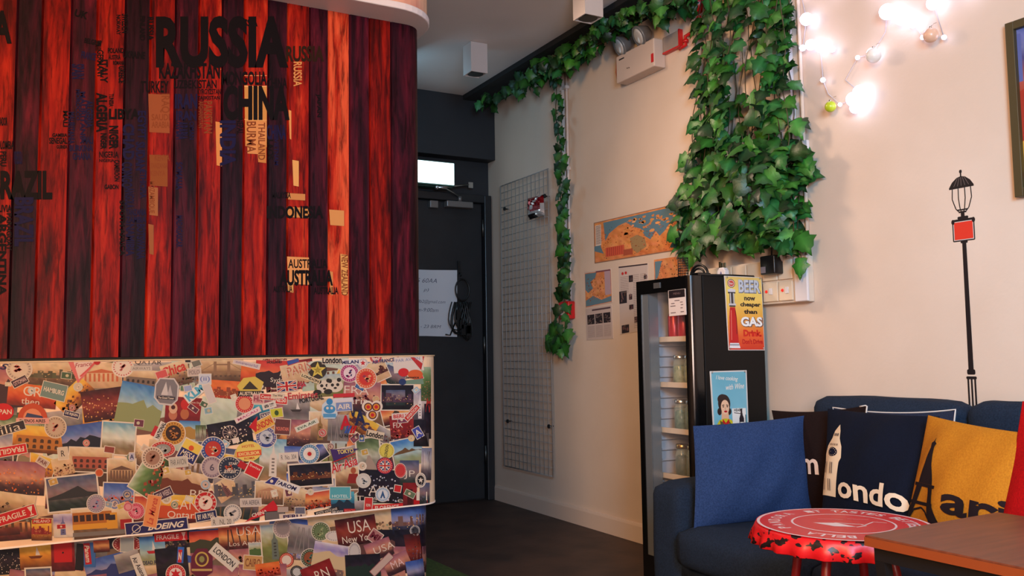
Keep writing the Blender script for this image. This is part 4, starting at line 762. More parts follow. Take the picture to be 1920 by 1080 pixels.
P(452, 1008, 84, 42, -4, 'sunset', 'tree', (80, 50, 46), low=True, texts=(('USA', 14, -12, 44, 16, (240, 220, 200), -.012), ('Los Angeles', 12, 12, 70, 11, W_, -.005))); S(420, 1044, 56, 22, 40, (226, 220, 210), 'LONDON', (40, 36, 40), .02, tw=.85, th=.5, low=True, label='tilted white card with black serif-like capitals')
P(515, 1020, 52, 76, -4, 'field', 'tower', (110, 120, 110), border=2, low=True); P(478, 1030, 24, 26, -4, 'field', 'hills', (80, 110, 60), border=1, low=True); S(474, 1055, 34, 26, 4, (206, 160, 100), 'CAIRO', (140, 80, 50), low=True); R(530, 990, 19, (170, 150, 150), (150, 136, 136), None, low=True); R(537, 1050, 14, (206, 80, 60), (230, 214, 200), None, low=True, edge=(110, 50, 40)); P(502, 1068, 46, 26, -8, 'orange', 'crowd', (170, 40, 30), low=True)
P(572, 1012, 62, 56, 8, 'grey', 'tree', (140, 130, 130), low=True); R(601, 996, 18, (90, 110, 70), (110, 130, 90), blot((170, 180, 130)), low=True); R(627, 1005, 18, (216, 206, 200), (222, 212, 206), None, low=True, ry=10, tc_=(110, 110, 120)); R(581, 1046, 18, (60, 80, 60), (150, 80, 50), blot((70, 120, 110)), low=True)
P(668, 995, 76, 52, -9, 'city', None, low=True, texts=(('USA', 6, -8, 42, 22, W_, -.005), ('New York', 2, 14, 62, 13, W_, 0)), label='brown postcard lettered in white below the counter edge'); P(620, 1042, 68, 46, 10, 'violet', 'hills', (214, 190, 150), low=True); R(664, 1035, 12, (196, 190, 190), (206, 200, 198), None, ry=19, low=True, tc_=(130, 120, 120)); S(703, 1006, 22, 22, 35, (176, 120, 120), 'MI', (110, 30, 50), .05, low=True)
P(752, 984, 56, 58, -8, 'dusk', 'hills', (110, 80, 60), border=1.5, low=True); R(741, 1011, 12, (50, 40, 60), (230, 226, 220), union, low=True, edge=(190, 190, 200), label='small round union flag sticker on the counter base'); R(765, 1009, 9, (150, 150, 160), (170, 170, 176), None, ry=13, low=True); R(778, 995, 10, (130, 130, 140), (60, 60, 70), None, low=True); P(710, 1030, 50, 34, -20, 'mauve', None, low=True, texts=(('USA', 10, 0, 40, 13, W_, -.01),)); P(776, 1030, 30, 60, -10, 'city', 'crowd', (90, 60, 70), low=True)
P(680, 1062, 66, 46, -3, 'night', 'hills', (30, 50, 44), low=True); P(744, 1056, 50, 34, -24, 'mauve', None, low=True, texts=(('MA', 0, 0, 24, 14, (240, 210, 210), -.01),)); S(715, 1058, 12, 50, 45, (206, 180, 170), '', low=True, border=(150, 80, 90)); P(780, 1070, 36, 40, -10, 'dusk', None, low=True); R(556, 1072, 12, (30, 28, 34), (200, 200, 200), None, low=True, edge=BK); P(596, 1074, 60, 36, -22, 'maroon', None, low=True, texts=(('RN', 6, 4, 26, 18, W_, -.005),))
# drop labels would repeat, so only the marked cards carry one
# ------------------------------------------------------------------ things on the cream wall
def sheet(name, label, cat, quad, A, thick=.0015, m=None, group=None, fn=wallfn, gloss=False):
    """a thin printed sheet fixed on the wall: card + print; quad in photograph corners"""
    P4 = [WP(*q) for q in quad]; c = sum(P4, Vector())/4
    t = thing(name, label, cat, c, group)
    MB().prism([(p.y, p.z) for p in P4], lambda p: (XW-.0005-thick, p[0], p[1]), lambda p: (XW-.0005, p[0], p[1])).build('sheet', m or mat('paper_white', (214, 196, 184), .6), t)
    A.build('print', lambda x, y, h: (XW-.0005-thick-h, *[*onp(0, XW, x, y)][1:]), PRINTG if gloss else PRINT, t, base=.0004, step=1e-5)
    return t
class QArt(Art):
    """art in a unit square carried onto a four-cornered sheet (u right, v down)"""
    def __init__(s, q): super().__init__(); s.q = q
    def T(s, u, v):
        a, b, c, d = s.q
        return tuple((a[i]*(1-u)+b[i]*u)*(1-v)+(d[i]*(1-u)+c[i]*u)*v for i in (0, 1))
def blobs(A, n, col, x0, y0, x1, y1, r0, r1, rnd, j=20, k=6):
    A.layer()
    for _ in range(n):
        x, y = rnd.uniform(x0, x1), rnd.uniform(y0, y1); r = rnd.uniform(r0, r1); a0 = rnd.random()*6
        A.add([(x+r*rnd.uniform(.6, 1.2)*cos(a0+2*pi*i/k), y+r*rnd.uniform(.8, 1.6)*sin(a0+2*pi*i/k)) for i in range(k)], jit(col, j))
rnd = random.Random(21)
# big map
q = [(1114, 418), (1290, 377), (1290, 466), (1115.5, 494)]; A = QArt(q)
SEA, LND = (96, 126, 140), (222, 142, 82)
A.rect(.5, .5, 1, 1, (150, 110, 90)); A.grad(.5, .5, .985, .96, [LND, (214, 130, 76), LND, (208, 124, 74)], 30, 14, 16)
A.poly([(.10, .05), (.98, .05), (.98, .30), (.90, .42), (.84, .30), (.76, .52), (.70, .62), (.66, .5), (.60, .66), (.54, .56), (.5, .38), (.42, .30), (.34, .16), (.26, .2), (.16, .34), (.12, .5)], SEA)
A.poly([(.0, .60), (.08, .45), (.07, .62), (.1, .8), (.0, .7)], SEA)
A.poly([(.38, .55), (.46, .5), (.54, .6), (.56, .8), (.46, .92), (.4, .8)], (160, 130, 90))
blobs(A, 60, (226, 150, 90), .3, .12, .9, .5, .008, .03, rnd); blobs(A, 170, (176, 90, 56), .06, .35, .97, .95, .004, .012, rnd, 24, 4); blobs(A, 60, (70, 54, 50), .06, .1, .97, .95, .003, .009, rnd, 10, 4)
A.rect(.045, .33, .06, .5, (226, 206, 190)); A.layer()
for k in range(14): A.add([(.02, .1+k*.033), (.07, .1+k*.033), (.07, .115+k*.033), (.02, .115+k*.033)], (120, 100, 96))
A.rect(.22, .78, .2, .22, (206, 90, 66)); A.rect(.36, .86, .1, .14, (170, 84, 60))
for k in range(8): A.rect(.14+k*.022, .78, .008, .2, (176, 70, 54))
sheet('wall_map', 'large orange and blue town map poster, widest of the wall papers', 'map', q, A, m=mat('map_frame', (120, 90, 76), .5), gloss=True)
# small map
q = [(1096.5, 510), (1146, 503), (1148.5, 567), (1098.5, 578)]; A = QArt(q)
A.rect(.5, .5, 1, 1, (206, 186, 176)); A.grad(.5, .51, .98, .94, [(206, 130, 84), (214, 140, 90), (206, 128, 80)], 12, 12, 18)
A.poly([(.02, .06), (.45, .06), (.4, .2), (.22, .3), (.3, .5), (.12, .6), (.02, .5)], SEA); A.poly([(.02, .8), (.3, .7), (.6, .86), (.98, .8), (.98, .96), (.02, .96)], SEA); A.rect(.86, .4, .22, .7, (178, 150, 160)); blobs(A, 70, (150, 84, 56), .05, .2, .75, .85, .008, .025, rnd, 24, 4)
A.rect(.7, .045, .55, .04, (120, 70, 80))
sheet('wall_map', 'small orange and blue map sheet left of the printed article', 'map', q, A)
# article sheet below it
q = [(1098, 579), (1147.5, 571), (1150.5, 635), (1100, 638.5)]; A = QArt(q)
A.rect(.5, .5, .98, .98, (196, 176, 168)); A.rect(.6, .08, .7, .05, (90, 70, 74))
for k in range(3): A.rect(.2+k*.3, .36, .27, .3, (44, 38, 42)); blobs(A, 16, (130, 110, 104), .08+k*.3, .24, .32+k*.3, .5, .01, .03, rnd)
A.layer()
for k in range(12):
    for c_ in range(3): A.add([(.07+c_*.3, .57+k*.03), (.33+c_*.3, .57+k*.03), (.33+c_*.3, .578+k*.03), (.07+c_*.3, .578+k*.03)], (130, 112, 108))
sheet('printed_article', 'small printed article with a row of dark photos, below the small map', 'poster', q, A)
# tall article
q = [(1160, 500), (1215, 493.5), (1216, 618), (1163, 627.5)]; A = QArt(q)
A.rect(.5, .5, .98, .985, (198, 180, 172)); A.rect(.5, .012, .98, .02, (60, 44, 50)); A.ell(.14, .11, .04, .022, (190, 50, 50)); A.ell(.25, .105, .04, .022, (190, 50, 50))
for x, y, ww, hh in ((.42, .2, .14, .1), (.92, .2, .1, .06), (.14, .46, .26, .18), (.4, .47, .11, .08), (.42, .62, .15, .07), (.6, .82, .16, .09), (.2, .93, .26, .12), (.72, .5, .14, .08)): A.rect(x, y, ww, hh, (46, 40, 46)); blobs(A, 6, (120, 90, 90), x-ww*.4, y-hh*.3, x+ww*.4, y+hh*.3, .01, .03, rnd)
A.layer()
for k in range(30):
    for c_ in range(2): y = .15+k*.027; A.add([(.5+c_*.24, y), (.7+c_*.24, y), (.7+c_*.24, y+.006), (.5+c_*.24, y+.006)], (140, 122, 118))
for k in range(10): A.add([(.06, .16+k*.025), (.34, .16+k*.025), (.34, .166+k*.025), (.06, .166+k*.025)], (140, 122, 118))
sheet('printed_article', 'tall printed article sheet with scattered small photos beside the fridge', 'poster', q, A)
# map sheet behind the fridge top
q = [(1227, 487), (1300, 477), (1302, 560), (1229, 566)]; A = QArt(q)
A.grad(.5, .5, 1, 1, [(214, 136, 84), (206, 128, 78)], 14, 10, 20); blobs(A, 80, (110, 70, 50), .05, .05, .95, .6, .006, .02, rnd, 20, 4); A.poly([(.02, .05), (.2, .05), (.1, .4), (.02, .5)], SEA)
sheet('wall_map', 'orange map sheet half hidden behind the fridge top', 'map', q, A)

# red call point with its conduit
t = thing('fire_call_point', 'red fire call point box under a white conduit in the ivy garland', 'alarm', (XW, 4.40, 1.25))
MB().box((XW-.05, 4.345, 1.2), (XW-.0005, 4.455, 1.305)).build('box', mat('alarm_red', (196, 24, 26), .35), t, bevel=.006, seg=3)
MB().box((XW-.0525, 4.385, 1.225), (XW-.05, 4.43, 1.275)).build('glass_plate', mat('alarm_plate', (226, 214, 208), .3), t)
cw = mat('conduit_white', (216, 198, 188), .5)
t = thing('cable_conduit', 'pair of white cable conduits running up from the red alarm box', 'conduit', (XW, 4.4, 1.31))
for y, r_ in ((4.415, .012), (4.378, .008)):
    m = MB(); m.tube([(XW-r_-.001, y, 1.306), (XW-r_-.001, y, 2.757)], r_, 10); m.build('conduit', cw, t)
for z in (1.6, 2.1, 2.6): MB().box((XW-.026, 4.363, z), (XW-.0005, 4.43, z+.018)).build('clip', cw, t)

# emergency lighting unit
wb = mat('enamel_white', (206, 182, 166), .45)
red = mat('alarm_red')
t = thing('emergency_light', 'white emergency lighting box with two grey lamp heads high on the wall', 'emergency light', (XW, 3.6, 2.53))
MB().box((XW-.075, 3.445, 2.452), (XW-.0005, 3.775, 2.60)).build('battery_box', wb, t, bevel=.006, seg=2)
MB().box((XW-.0765, 3.70, 2.57), (XW-.075, 3.745, 2.577)).box((XW-.0765, 3.67, 2.505), (XW-.075, 3.676, 2.511)).box((XW-.0765, 3.655, 2.503), (XW-.075, 3.661, 2.509)).build('marking', mat('dark_print', (40, 34, 34), .5), t)
MB().box((XW-.077, 3.449, 2.475), (XW-.0752, 3.468, 2.52)).build('test_label', red, t)
gh = mat('lamp_head_grey', (120, 116, 114), .4, .2)
for y in (3.715, 3.545):
    M = Matrix.Translation((XW-.075, y, 2.645)) @ Matrix.Rotation(radians(-118), 4, Vector((.25, 1, 0)).normalized())
    h = MB().lathe([(.018, -.05), (.034, -.045), (.045, -.02), (.056, .012), (.058, .02), (.052, .022)], M, 24).build('lamp_head', gh, t)
    MB().lathe([(.050, .0205), (.03, .0255), (.004, .027)], M, 24).build('lens', mat('lamp_lens', (196, 190, 184), .15), h)
    MB().tube([(XW-.045, y, 2.60), (XW-.05, y, 2.635)], .01, 8).build('bracket', gh, t)
MB().tube([(XW-.04, 3.775, 2.59), (XW-.05, 3.80, 2.60), (XW-.05, 3.81, 2.53), (XW-.03, 3.83, 2.50), (XW-.03, 3.79, 2.49), (XW-.03, 3.78, 2.51)], .003, 6).build('wire', mat('orange_wire', (176, 90, 50), .5), t)
t = thing('alarm_junction_box', 'white junction box with red edging right of the emergency light', 'junction box', (XW, 3.38, 2.56))
MB().box((XW-.022, 3.315, 2.525), (XW-.0005, 3.44, 2.605)).build('box', mat('junction_grey', (150, 134, 124), .5), t, bevel=.004)
MB().box((XW-.024, 3.306, 2.517), (XW-.0005, 3.315, 2.608)).box((XW-.024, 3.315, 2.517), (XW-.0005, 3.44, 2.525)).build('red_edging', red, t)
t = thing('red_conduit', 'red conduit stepping up from the junction box to the sounder', 'conduit', (XW, 3.28, 2.58))
MB().tube([WP(1274, 92, .02), WP(1286, 84, .02), WP(1285, 68, .02), WP(1298, 60, .02), WP(1303, 42, .02), WP(1312, 30, .02)], .009, 10).build('pipe', red, t)
MB().lathe([(.014, 0), (.014, .016)], Matrix.Translation(WP(1286, 80, .02)), 14).build('coupling', red, t)
t = thing('fire_sounder', 'round red fire sounder under the beam among the ivy', 'alarm', (XW, 3.18, 2.68))
MB().lathe([(.05, 0), (.05, .03), (.042, .034), (.04, .06), (.025, .068)], Matrix.Translation((XW-.001, 3.18, 2.69)) @ Matrix.Rotation(-pi/2, 4, 'Y'), 28).build('body', red, t)

# trunking with sockets
t = thing('socket_trunking', 'white wall trunking with sockets and switches beside the fridge', 'socket', (XW, 2.8, 1.19))
MB().box((XW-.035, 2.535, 1.195), (XW-.0005, 3.30, 1.385)).build('backplate', mat('trunk_cream', (216, 196, 176), .45), t, bevel=.003)
MB().box((XW-.048, 2.53, 1.197), (XW-.035, 2.598, 1.385)).build('end_cover', mat('trunk_white', (222, 212, 210), .4), t, bevel=.003)
pl = mat('plate_cream', (220, 198, 172), .4)
for (y0, y1, z0, z1) in ((2.612, 2.688, 1.205, 1.288), (2.695, 2.78, 1.205, 1.288), (2.612, 2.688, 1.295, 1.378), (2.695, 2.78, 1.295, 1.378), (2.787, 2.872, 1.295, 1.378), (2.879, 2.964, 1.295, 1.378), (2.971, 3.056, 1.295, 1.378), (3.063, 3.148, 1.295, 1.378)):
    p = MB().box((XW-.046, y0, z0), (XW-.035, y1, z1)).build('face_plate', pl, t, bevel=.003)
    if z0 < 1.29:
        yc = y1-.022
        MB().lathe([(.007, 0), (.006, .003)], Matrix.Translation((XW-.046, yc, 1.249)) @ Matrix.Rotation(-pi/2, 4, 'Y'), 12).build('indicator', mat('indicator_red', (230, 30, 20), .3, emit=(255, 40, 20), es=1.2 if y0 > 2.69 else .25), p)
        MB().box((XW-.050, yc-.034, 1.235), (XW-.046, yc-.016, 1.262)).build('rocker', mat('trunk_white'), p, bevel=.001)
    else:
        for dy, dz in ((0, .018), (-.014, -.012), (.014, -.012)): pass
t = thing('power_adaptor', 'black mains adaptor plugged into the wall trunking', 'adaptor', (2.75, 2.70, 1.36))
MB().box((2.722, 2.655, 1.318), (XW-.0463, 2.738, 1.398)).build('body', mat('adaptor_black', (18, 17, 18), .35), t, bevel=.006, seg=3)
MB().box((2.7212, 2.705, 1.325), (2.7218, 2.733, 1.352)).build('rating_label', mat('label_grey', (120, 112, 118), .5), t)
MB().tube([(2.745, 2.69, 1.398), (2.745, 2.688, 1.44), (2.76, 2.66, 1.52), (2.78, 2.63, 1.7)], .0035, 7).build('lead', mat('adaptor_black'), t)
MB().tube([(XW-.047, 2.66, 1.372), (2.745, 2.64, 1.40), (2.74, 2.62, 1.405), (2.76, 2.60, 1.39)], .006, 8).build('white_lead', mat('trunk_white'), t)
# vertical conduits behind the ivy
t = thing('cable_conduit', 'white rectangular trunking rising to the ceiling behind the ivy mass', 'conduit', (XW, 2.6, 1.386))
MB().box((XW-.022, 2.60, 1.386), (XW-.0005, 2.66, 2.757)).build('trunking', mat('trunk_white'), t, bevel=.002)
MB().box((XW-.027, 2.595, 1.93), (XW-.0005, 2.665, 2.05)).build('joint_cover', mat('trunk_white'), t, bevel=.002)
t = thing('cable_conduit', 'thin cream conduit up the wall at the right edge of the ivy', 'conduit', (XW, 2.55, 1.386))
MB().tube([(XW-.009, 2.552, 1.386), (XW-.009, 2.552, 2.757)], .008, 10).build('pipe', wallm, t)
MB().box((XW-.016, 2.53, 1.80), (XW-.0005, 2.57, 1.87)).build('clip', mat('trunk_white'), t, bevel=.002)

# wall decal of a lamp post
KK = (26, 18, 20); A = Art()    # frame: metres, x along the wall to the right, y down from the tip
def dx(cx, cy, pts, col=KK): A.poly([(cx+x, cy+y) for x, y in pts], col)
A.rect(0, .006, .010, .012, KK, .004); A.rect(0, .016, .005, .014, KK)
dome = [(-.046, .058), (-.034, .040), (-.016, .026), (0, .022), (.016, .026), (.034, .040), (.046, .058), (.046, .064), (-.046, .064)]
A.poly(dome, KK)
for k in (-2, -1, 0, 1, 2): A.line([(k*.006, .026), (k*.014, .056)], .0016, (110, 96, 92))
for s_ in (-1, -.35, .35, 1):
    A.line([(s_*.034, .064), (s_*.036, .10), (s_*.024, .135), (s_*.010, .150)], .0036, KK)
A.line([(-.020, .140), (.020, .140)], .005, KK); A.line([(-.014, .148), (.014, .148)], .006, KK)
A.rect(0, .157, .014, .012, KK); A.rect(0, .168, .040, .010, KK, .004); A.rect(0, .176, .080, .008, KK)
A.rect(0, .213, .082, .074, KK, .004); A.rect(0, .213, .074, .066, (196, 186, 180)); A.rect(0, .213, .069, .061, (210, 52, 34))
for s_ in (-1, 1): A.ell(s_*.038, .180, .006, .009, KK)
A.rect(0, .253, .026, .008, KK, .003)
A.poly([(-.0075, .255), (.0075, .255), (.0095, .70), (-.0095, .70)], KK)
A.rect(0, .702, .030, .018, KK, .005); A.rect(0, .722, .038, .010, KK, .004)
for s_ in (-1, 0, 1): A.rect(s_*.0125, 1.06, .0065, .68, KK)
A.rect(0, 1.39, .09, .03, KK, .008)
o = A.build('lamp_post_decal', lambda x, y, h: (XW-h, 1.868-x, 1.615-y), PRINT, None, base=.0006, step=1e-5)
tag(o, 'black lamp post wall decal with a red sign plate above the sofa', 'wall decal')

# framed picture cut by the right edge
t = thing('framed_picture', 'colourful picture in a dark olive frame on the wall above the sofa', 'picture', (XW, 1.35, 1.77))
y1_, y0_, z0_, z1_ = 1.666, 1.02, 1.482, 2.062
f = MB(); fwid = .028
for lo, hi in (((y1_-fwid, z0_), (y1_, z1_)), ((y0_, z0_), (y0_+fwid, z1_)), ((y0_+fwid, z0_), (y1_-fwid, z0_+fwid)), ((y0_+fwid, z1_-fwid), (y1_-fwid, z1_))): f.box((XW-.03, lo[0], lo[1]), (XW-.0005, hi[0], hi[1]))
f.build('frame', mat('olive_frame', (66, 54, 26), .5), t, bevel=.002)
A = Art(); A.grad(.28, .26, .60, .54, [(70, 80, 130), (90, 90, 130), (150, 60, 36), (176, 56, 34), (190, 120, 50), (80, 90, 40)], 14, 14, 30, .05)
A.poly([(-.02, .22), (.03, .2), (.05, .34), (.02, .5), (-.02, .5)], (160, 50, 34)); A.poly([(-.02, .38), (.10, .36), (.12, .46), (-.02, .48)], (214, 160, 60)); A.ell(.3, .2, .1, .12, (196, 110, 60)); A.poly([(.12, .5), (.3, .3), (.52, .5)], (60, 90, 60)); A.rect(.005, .1, .02, .16, (90, 96, 150))
A.build('painting', lambda x, y, h: (XW-.012-h, 1.64-x, 2.04-y), PRINT, t)
MB().box((XW-.012, y0_+fwid, z0_+fwid), (XW-.0005, y1_-fwid, z1_-fwid)).build('backing', mat('map_frame'), t)
# ------------------------------------------------------------------ glass-door drinks fridge
bk = mat('fridge_black', (9, 8, 8), .5, spec=.3, bump=(150, .05)); bg_ = mat('fridge_gloss', (12, 12, 13), .16, coat=.4)
fi = mat('fridge_liner', (190, 182, 184), .5)
x0, x1, y0, y1, zb, zt = 2.434, 2.772, 2.776, 3.139, .02, 1.312
fr = thing('drinks_fridge', 'slim black glass-door drinks fridge against the cream wall', 'fridge', (2.6, 2.96, 0))
b = MB()
b.box((x0, y0, zb), (x1, y0+.022, zt)); b.box((x0, y1-.022, zb), (x1, y1, zt)); b.box((x1-.03, y0+.022, zb), (x1, y1-.022, zt))
b.box((x0, y0+.022, zt-.05), (x1-.03, y1-.022, zt)); b.box((x0, y0+.022, zb), (x1-.03, y1-.022, .20))
b.build('cabinet', bk, fr, bevel=.003)
ln = MB(); ya, yb_ = y0+.022, y1-.022
ln.box((x0+.002, yb_-.004, .20), (x1-.03, yb_, zt-.05)); ln.box((x0+.002, ya, .20), (x1-.03, ya+.004, zt-.05)); ln.box((x1-.034, ya+.004, .20), (x1-.03, yb_-.004, zt-.05)); ln.box((x0+.002, ya+.004, zt-.054), (x1-.034, yb_-.004, zt-.05)); ln.box((x0+.002, ya+.004, .20), (x1-.034, yb_-.004, .204))
ln.build('liner', fi, fr)
shz = [1.048, .850, .652, .455, .26]
rb = MB()
for k in range(22):
    z = .235+k*.046
    if min(abs(z-s_) for s_ in shz) > .012 and z < 1.02: rb.prism([(0, 0), (.016, .006), (.016, .014), (0, .012)], lambda p: (x0+.02, yb_-.004-p[0], z+p[1]), lambda p: (x1-.04, yb_-.004-p[0], z+p[1]))
rb.build('shelf_rails', fi, fr)
for s_ in shz:
    MB().box((x0+.006, ya+.006, s_-.004), (x1-.038, yb_-.006, s_+.004)).box((x0+.002, ya+.006, s_-.008), (x0+.010, yb_-.006, s_+.015)).build('shelf', mat('shelf_cream', (222, 196, 168), .5), fr, bevel=.001)
# door
dx0, dx1 = 2.366, 2.428
d = MB(); g0, g1, gz0, gz1 = 2.812, 3.062, .12, 1.252
n = 8
prof = [(dx1, y0), (dx0+.03, y0)]+[(dx0+.03-.03*sin(a), y0+.03-.03*cos(a)) for a in [pi/2*k/n for k in range(n+1)]]+[(dx0, g0), (dx1, g0)]
d.prism(prof, lambda p: (p[0], p[1], zt-.001), lambda p: (p[0], p[1], zb+.002))
d.box((dx0, g1+.045, zb+.002), (dx1, y1, zt-.001)); d.box((dx0, g0, gz1), (dx1, g1+.045, zt-.001)); d.box((dx0, g0, zb+.002), (dx1, g1+.045, gz0))
dr = d.build('door', bg_, fr)
MB().box((dx0+.004, g1, gz0), (dx1-.004, g1+.045, gz1)).build('inner_strip', mat('brushed_strip', (150, 156, 162), .3, .6), dr)
gl = mat('door_glass', (160, 165, 168), .03, alpha=.05, spec=.6)
MB().box((dx0+.006, g0, gz0), (dx0+.009, g1, gz1)).build('glass', gl, dr)
MB().box((dx0-.003, 2.968, 1.272), (dx0, 3.012, 1.296)).build('badge', mat('badge_grey', (110, 108, 108), .3, .5), dr)
MB().box((x0-.02, y0+.004, zt), (x0+.05, y0+.045, zt+.012)).build('top_hinge', bg_, fr, bevel=.002)
for yy in (y0+.03, y1-.05):
    for xx in (x0+.02, x1-.05): MB().lathe([(.015, 0), (.015, .021)], Matrix.Translation((xx+.01, yy+.01, 0)), 12).build('foot', bk, fr)
# price card on the glass
t = thing('price_card', 'white price card with a black heading stuck on the fridge glass', 'card', (2.365, 2.86, 1.2))
cz = [onp(0, dx0-.0015, *p) for p in ((1253, 545), (1285, 541), (1287, 590), (1255, 593))]
MB().prism([(p.y, p.z) for p in cz], lambda p: (dx0-.0025, p[0], p[1]), lambda p: (dx0-.0003, p[0], p[1])).build('card', mat('white_card2', (226, 210, 204), .5), t)
A = QArt([(1253, 545), (1285, 541), (1287, 590), (1255, 593)]); A.rect(.5, .16, .94, .3, (34, 24, 28)); A.text('MENU', .5, .15, .4, .08, (120, 96, 96))
for x, y, ww in ((.5, .42, .3), (.25, .52, .2), (.75, .5, .16), (.25, .62, .3), (.78, .6, .14), (.75, .72, .14), (.25, .88, .3), (.78, .87, .2)): A.rect(x, y, ww, .03, (110, 90, 90))
A.build('writing', lambda x, y, h: (dx0-.0025-h, *[*onp(0, dx0-.0015, x, y)][1:]), PRINT, t, base=.0003)
# cans on the top shelf
def copy_tree(o, dxyz, label):
    c = o.copy(); C.objects.link(c); c.location = Vector(o.location)+Vector(dxyz)
    for ch in o.children: k = ch.copy(); C.objects.link(k); k.parent = c; k.matrix_parent_inverse = ch.matrix_parent_inverse.copy()
    if label: c['label'] = label
    return c
def can(x, y, z, label):
    t = thing('drink_can', label, 'can', (x, y, z), 'red cans in the fridge')
    MB().lathe([(.020, 0), (.026, .006), (.028, .014), (.028, .098), (.023, .112)], Matrix.Translation((x, y, z)), 20).build('body', mat('can_red', (206, 22, 30), .3, .3, noise=((160, 14, 22), 40, 2), scale=(1, 1, .3)), t)
    MB().lathe([(.0225, .112), (.0235, .116), (.021, .116), (.020, .113)], Matrix.Translation((x, y, z)), 20).build('lid', mat('can_metal', (190, 188, 186), .3, 1), t)
    return t
c0 = can(2.478, 3.02, 1.0525, 'red drinks can on the top fridge shelf, farthest from the hinge side')
copy_tree(c0, (0, -.066, 0), 'red drinks can in the middle of the top fridge shelf front row')
copy_tree(c0, (0, -.132, 0), 'red drinks can on the top shelf, next to the fridge side wall')
copy_tree(c0, (.07, 0, 0), 'red drinks can behind the first can on the top fridge shelf')
# jars
jg = mat('jar_glass', (190, 205, 185), .06, alpha=.22, spec=.9)
def jar(x, y, z, h, r, fill, lid, label, grp):
    t = thing('glass_jar', label, 'jar', (x, y, z), grp)
    M = Matrix.Translation((x, y, z))
    MB().lathe([(r*.8, 0), (r, .006), (r*1.04, h*.3), (r, h*.72), (r*.78, h*.84), (r*.8, h*.9)], M, 20).build('glass', jg, t)
    MB().lathe([(r*.7, .005), (r*.86, .01), (r*.9, h*.3), (r*.84, h*.62), (r*.6, h*.66)], M, 16).build('contents', fill, t)
    MB().lathe([(r*.84, h*.88), (r*.88, h*.9), (r*.88, h), (r*.8, h*1.02)], M, 20).build('lid', lid, t)
    return t
f1 = mat('jar_fill_pale', (170, 160, 110), .5, noise=((110, 110, 60), 60, 3)); f2 = mat('jar_fill_green', (96, 110, 84), .5, noise=((50, 70, 50), 60, 3)); f3 = mat('jar_fill_brown', (90, 70, 50), .5, noise=((40, 30, 24), 60, 3))
lm = mat('lid_silver', (196, 186, 170), .25, .9)
lg = mat('lid_gold', (190, 150, 90), .25, .9)
for zz, hh, fl, ld, wd in ((.8545, .125, f1, lm, 'second'), (.6565, .13, f2, lm, 'third'), (.4595, .135, f3, lg, 'fourth')):
    j = jar(2.482, 2.995, zz, hh, .031, fl, ld, 'glass jar on the %s fridge shelf down, farther from the hinge' % wd, 'jars in the fridge')
    copy_tree(j, (0, -.074, 0), 'glass jar on the %s fridge shelf down, middle of the front row' % wd)
    copy_tree(j, (0, -.148, 0), 'glass jar on the %s fridge shelf down, behind the door stile' % wd)

# ---- metal signs on the fridge side
def sideq(label, name, q, A):
    P4 = [onp(1, YF, *p) for p in q]; c = sum(P4, Vector())/4; t = thing(name, label, 'sign', c)
    MB().prism([(p.x, p.z) for p in P4], lambda p: (p[0], YF-.0035, p[1]), lambda p: (p[0], YF-.0003, p[1])).build('plate', mat('sign_edge', (214, 206, 200), .35), t, bevel=.001)
    A.build('print', lambda x, y, h: ((lambda P_: (P_.x, YF-.0035-h, P_.z))(onp(1, YF, x, y))), PRINTG, t, base=.0004, step=2e-5)
    s4 = ((.04, .97), (.96, .97), (.06, .02), (.94, .02))
    for u, v in s4:
        x_, y_ = QArt(q).T(u, v); p = onp(1, YF, x_, y_)
        MB().sphere((p.x, YF-.005, p.z), .004, 8).build('screw', mat('screw_steel', (200, 196, 190), .3, 1), t)
    return t
q = [(1357, 517), (1427, 520), (1433, 657), (1365, 657)]; A = QArt(q)
A.rect(.5, .5, .97, .98, (230, 200, 100)); A.grad(.5, .5, .97, .98, [(226, 190, 110), (236, 206, 100), (236, 190, 90), (234, 160, 60), (226, 96, 40), (206, 50, 30)], 6, 16, 5)
def out(t_, x, y, ww, hh, fc, oc, bo): A.text(t_, x+.012, y+.006, ww*1.06, hh*1.08, oc, bo+.05); A.text(t_, x, y, ww, hh, fc, bo)
out('BEER', .655, .13, .58, .17, (196, 200, 210), (110, 110, 124), .03)
A.text('now', .65, .30, .3, .05, BK, .045); A.text('cheaper', .66, .385, .55, .075, BK, .045); A.text('than', .655, .475, .36, .06, BK, .045)
out('GAS', .67, .61, .58, .13, (240, 236, 232), (120, 80, 70), .04)
A.text('Drink,', .68, .775, .5, .11, (206, 30, 20), .06); A.text("Don't Drive", .67, .88, .56, .07, (190, 24, 20), .05)
A.ell(.17, .10, .10, .058, (60, 40, 40)); A.ell(.17, .10, .088, .05, (226, 190, 180)); A.ell(.17, .10, .07, .038, (200, 70, 64)); A.text('Beer', .17, .10, .1, .03, W_, .01)
A.poly([(.06, .185), (.17, .165), (.28, .185), (.26, .22), (.08, .22)], (210, 204, 206)); A.rect(.17, .225, .2, .02, (50, 44, 46)); A.rect(.17, .30, .14, .14, (60, 54, 56)); A.rect(.13, .30, .02, .14, (226, 220, 216)); A.rect(.22, .30, .03, .14, (200, 196, 190)); A.rect(.17, .385, .2, .03, (196, 190, 190)); A.rect(.17, .405, .16, .02, (50, 44, 46))
A.poly([(.10, .42), (.24, .42), (.27, .55), (.29, .90), (.05, .90), (.07, .55)], (190, 20, 26)); A.line([(.13, .46), (.10, .86)], .015, (236, 130, 110)); A.line([(.24, .46), (.26, .6), (.25, .78)], .012, (60, 10, 14)); A.poly([(.02, .97), (.05, .90), (.29, .90), (.33, .97)], (226, 220, 220)); A.rect(.17, .925, .26, .02, (150, 150, 156))
sideq('yellow and red metal sign about beer and gas, upper on the fridge side', 'beer_sign', q, A)
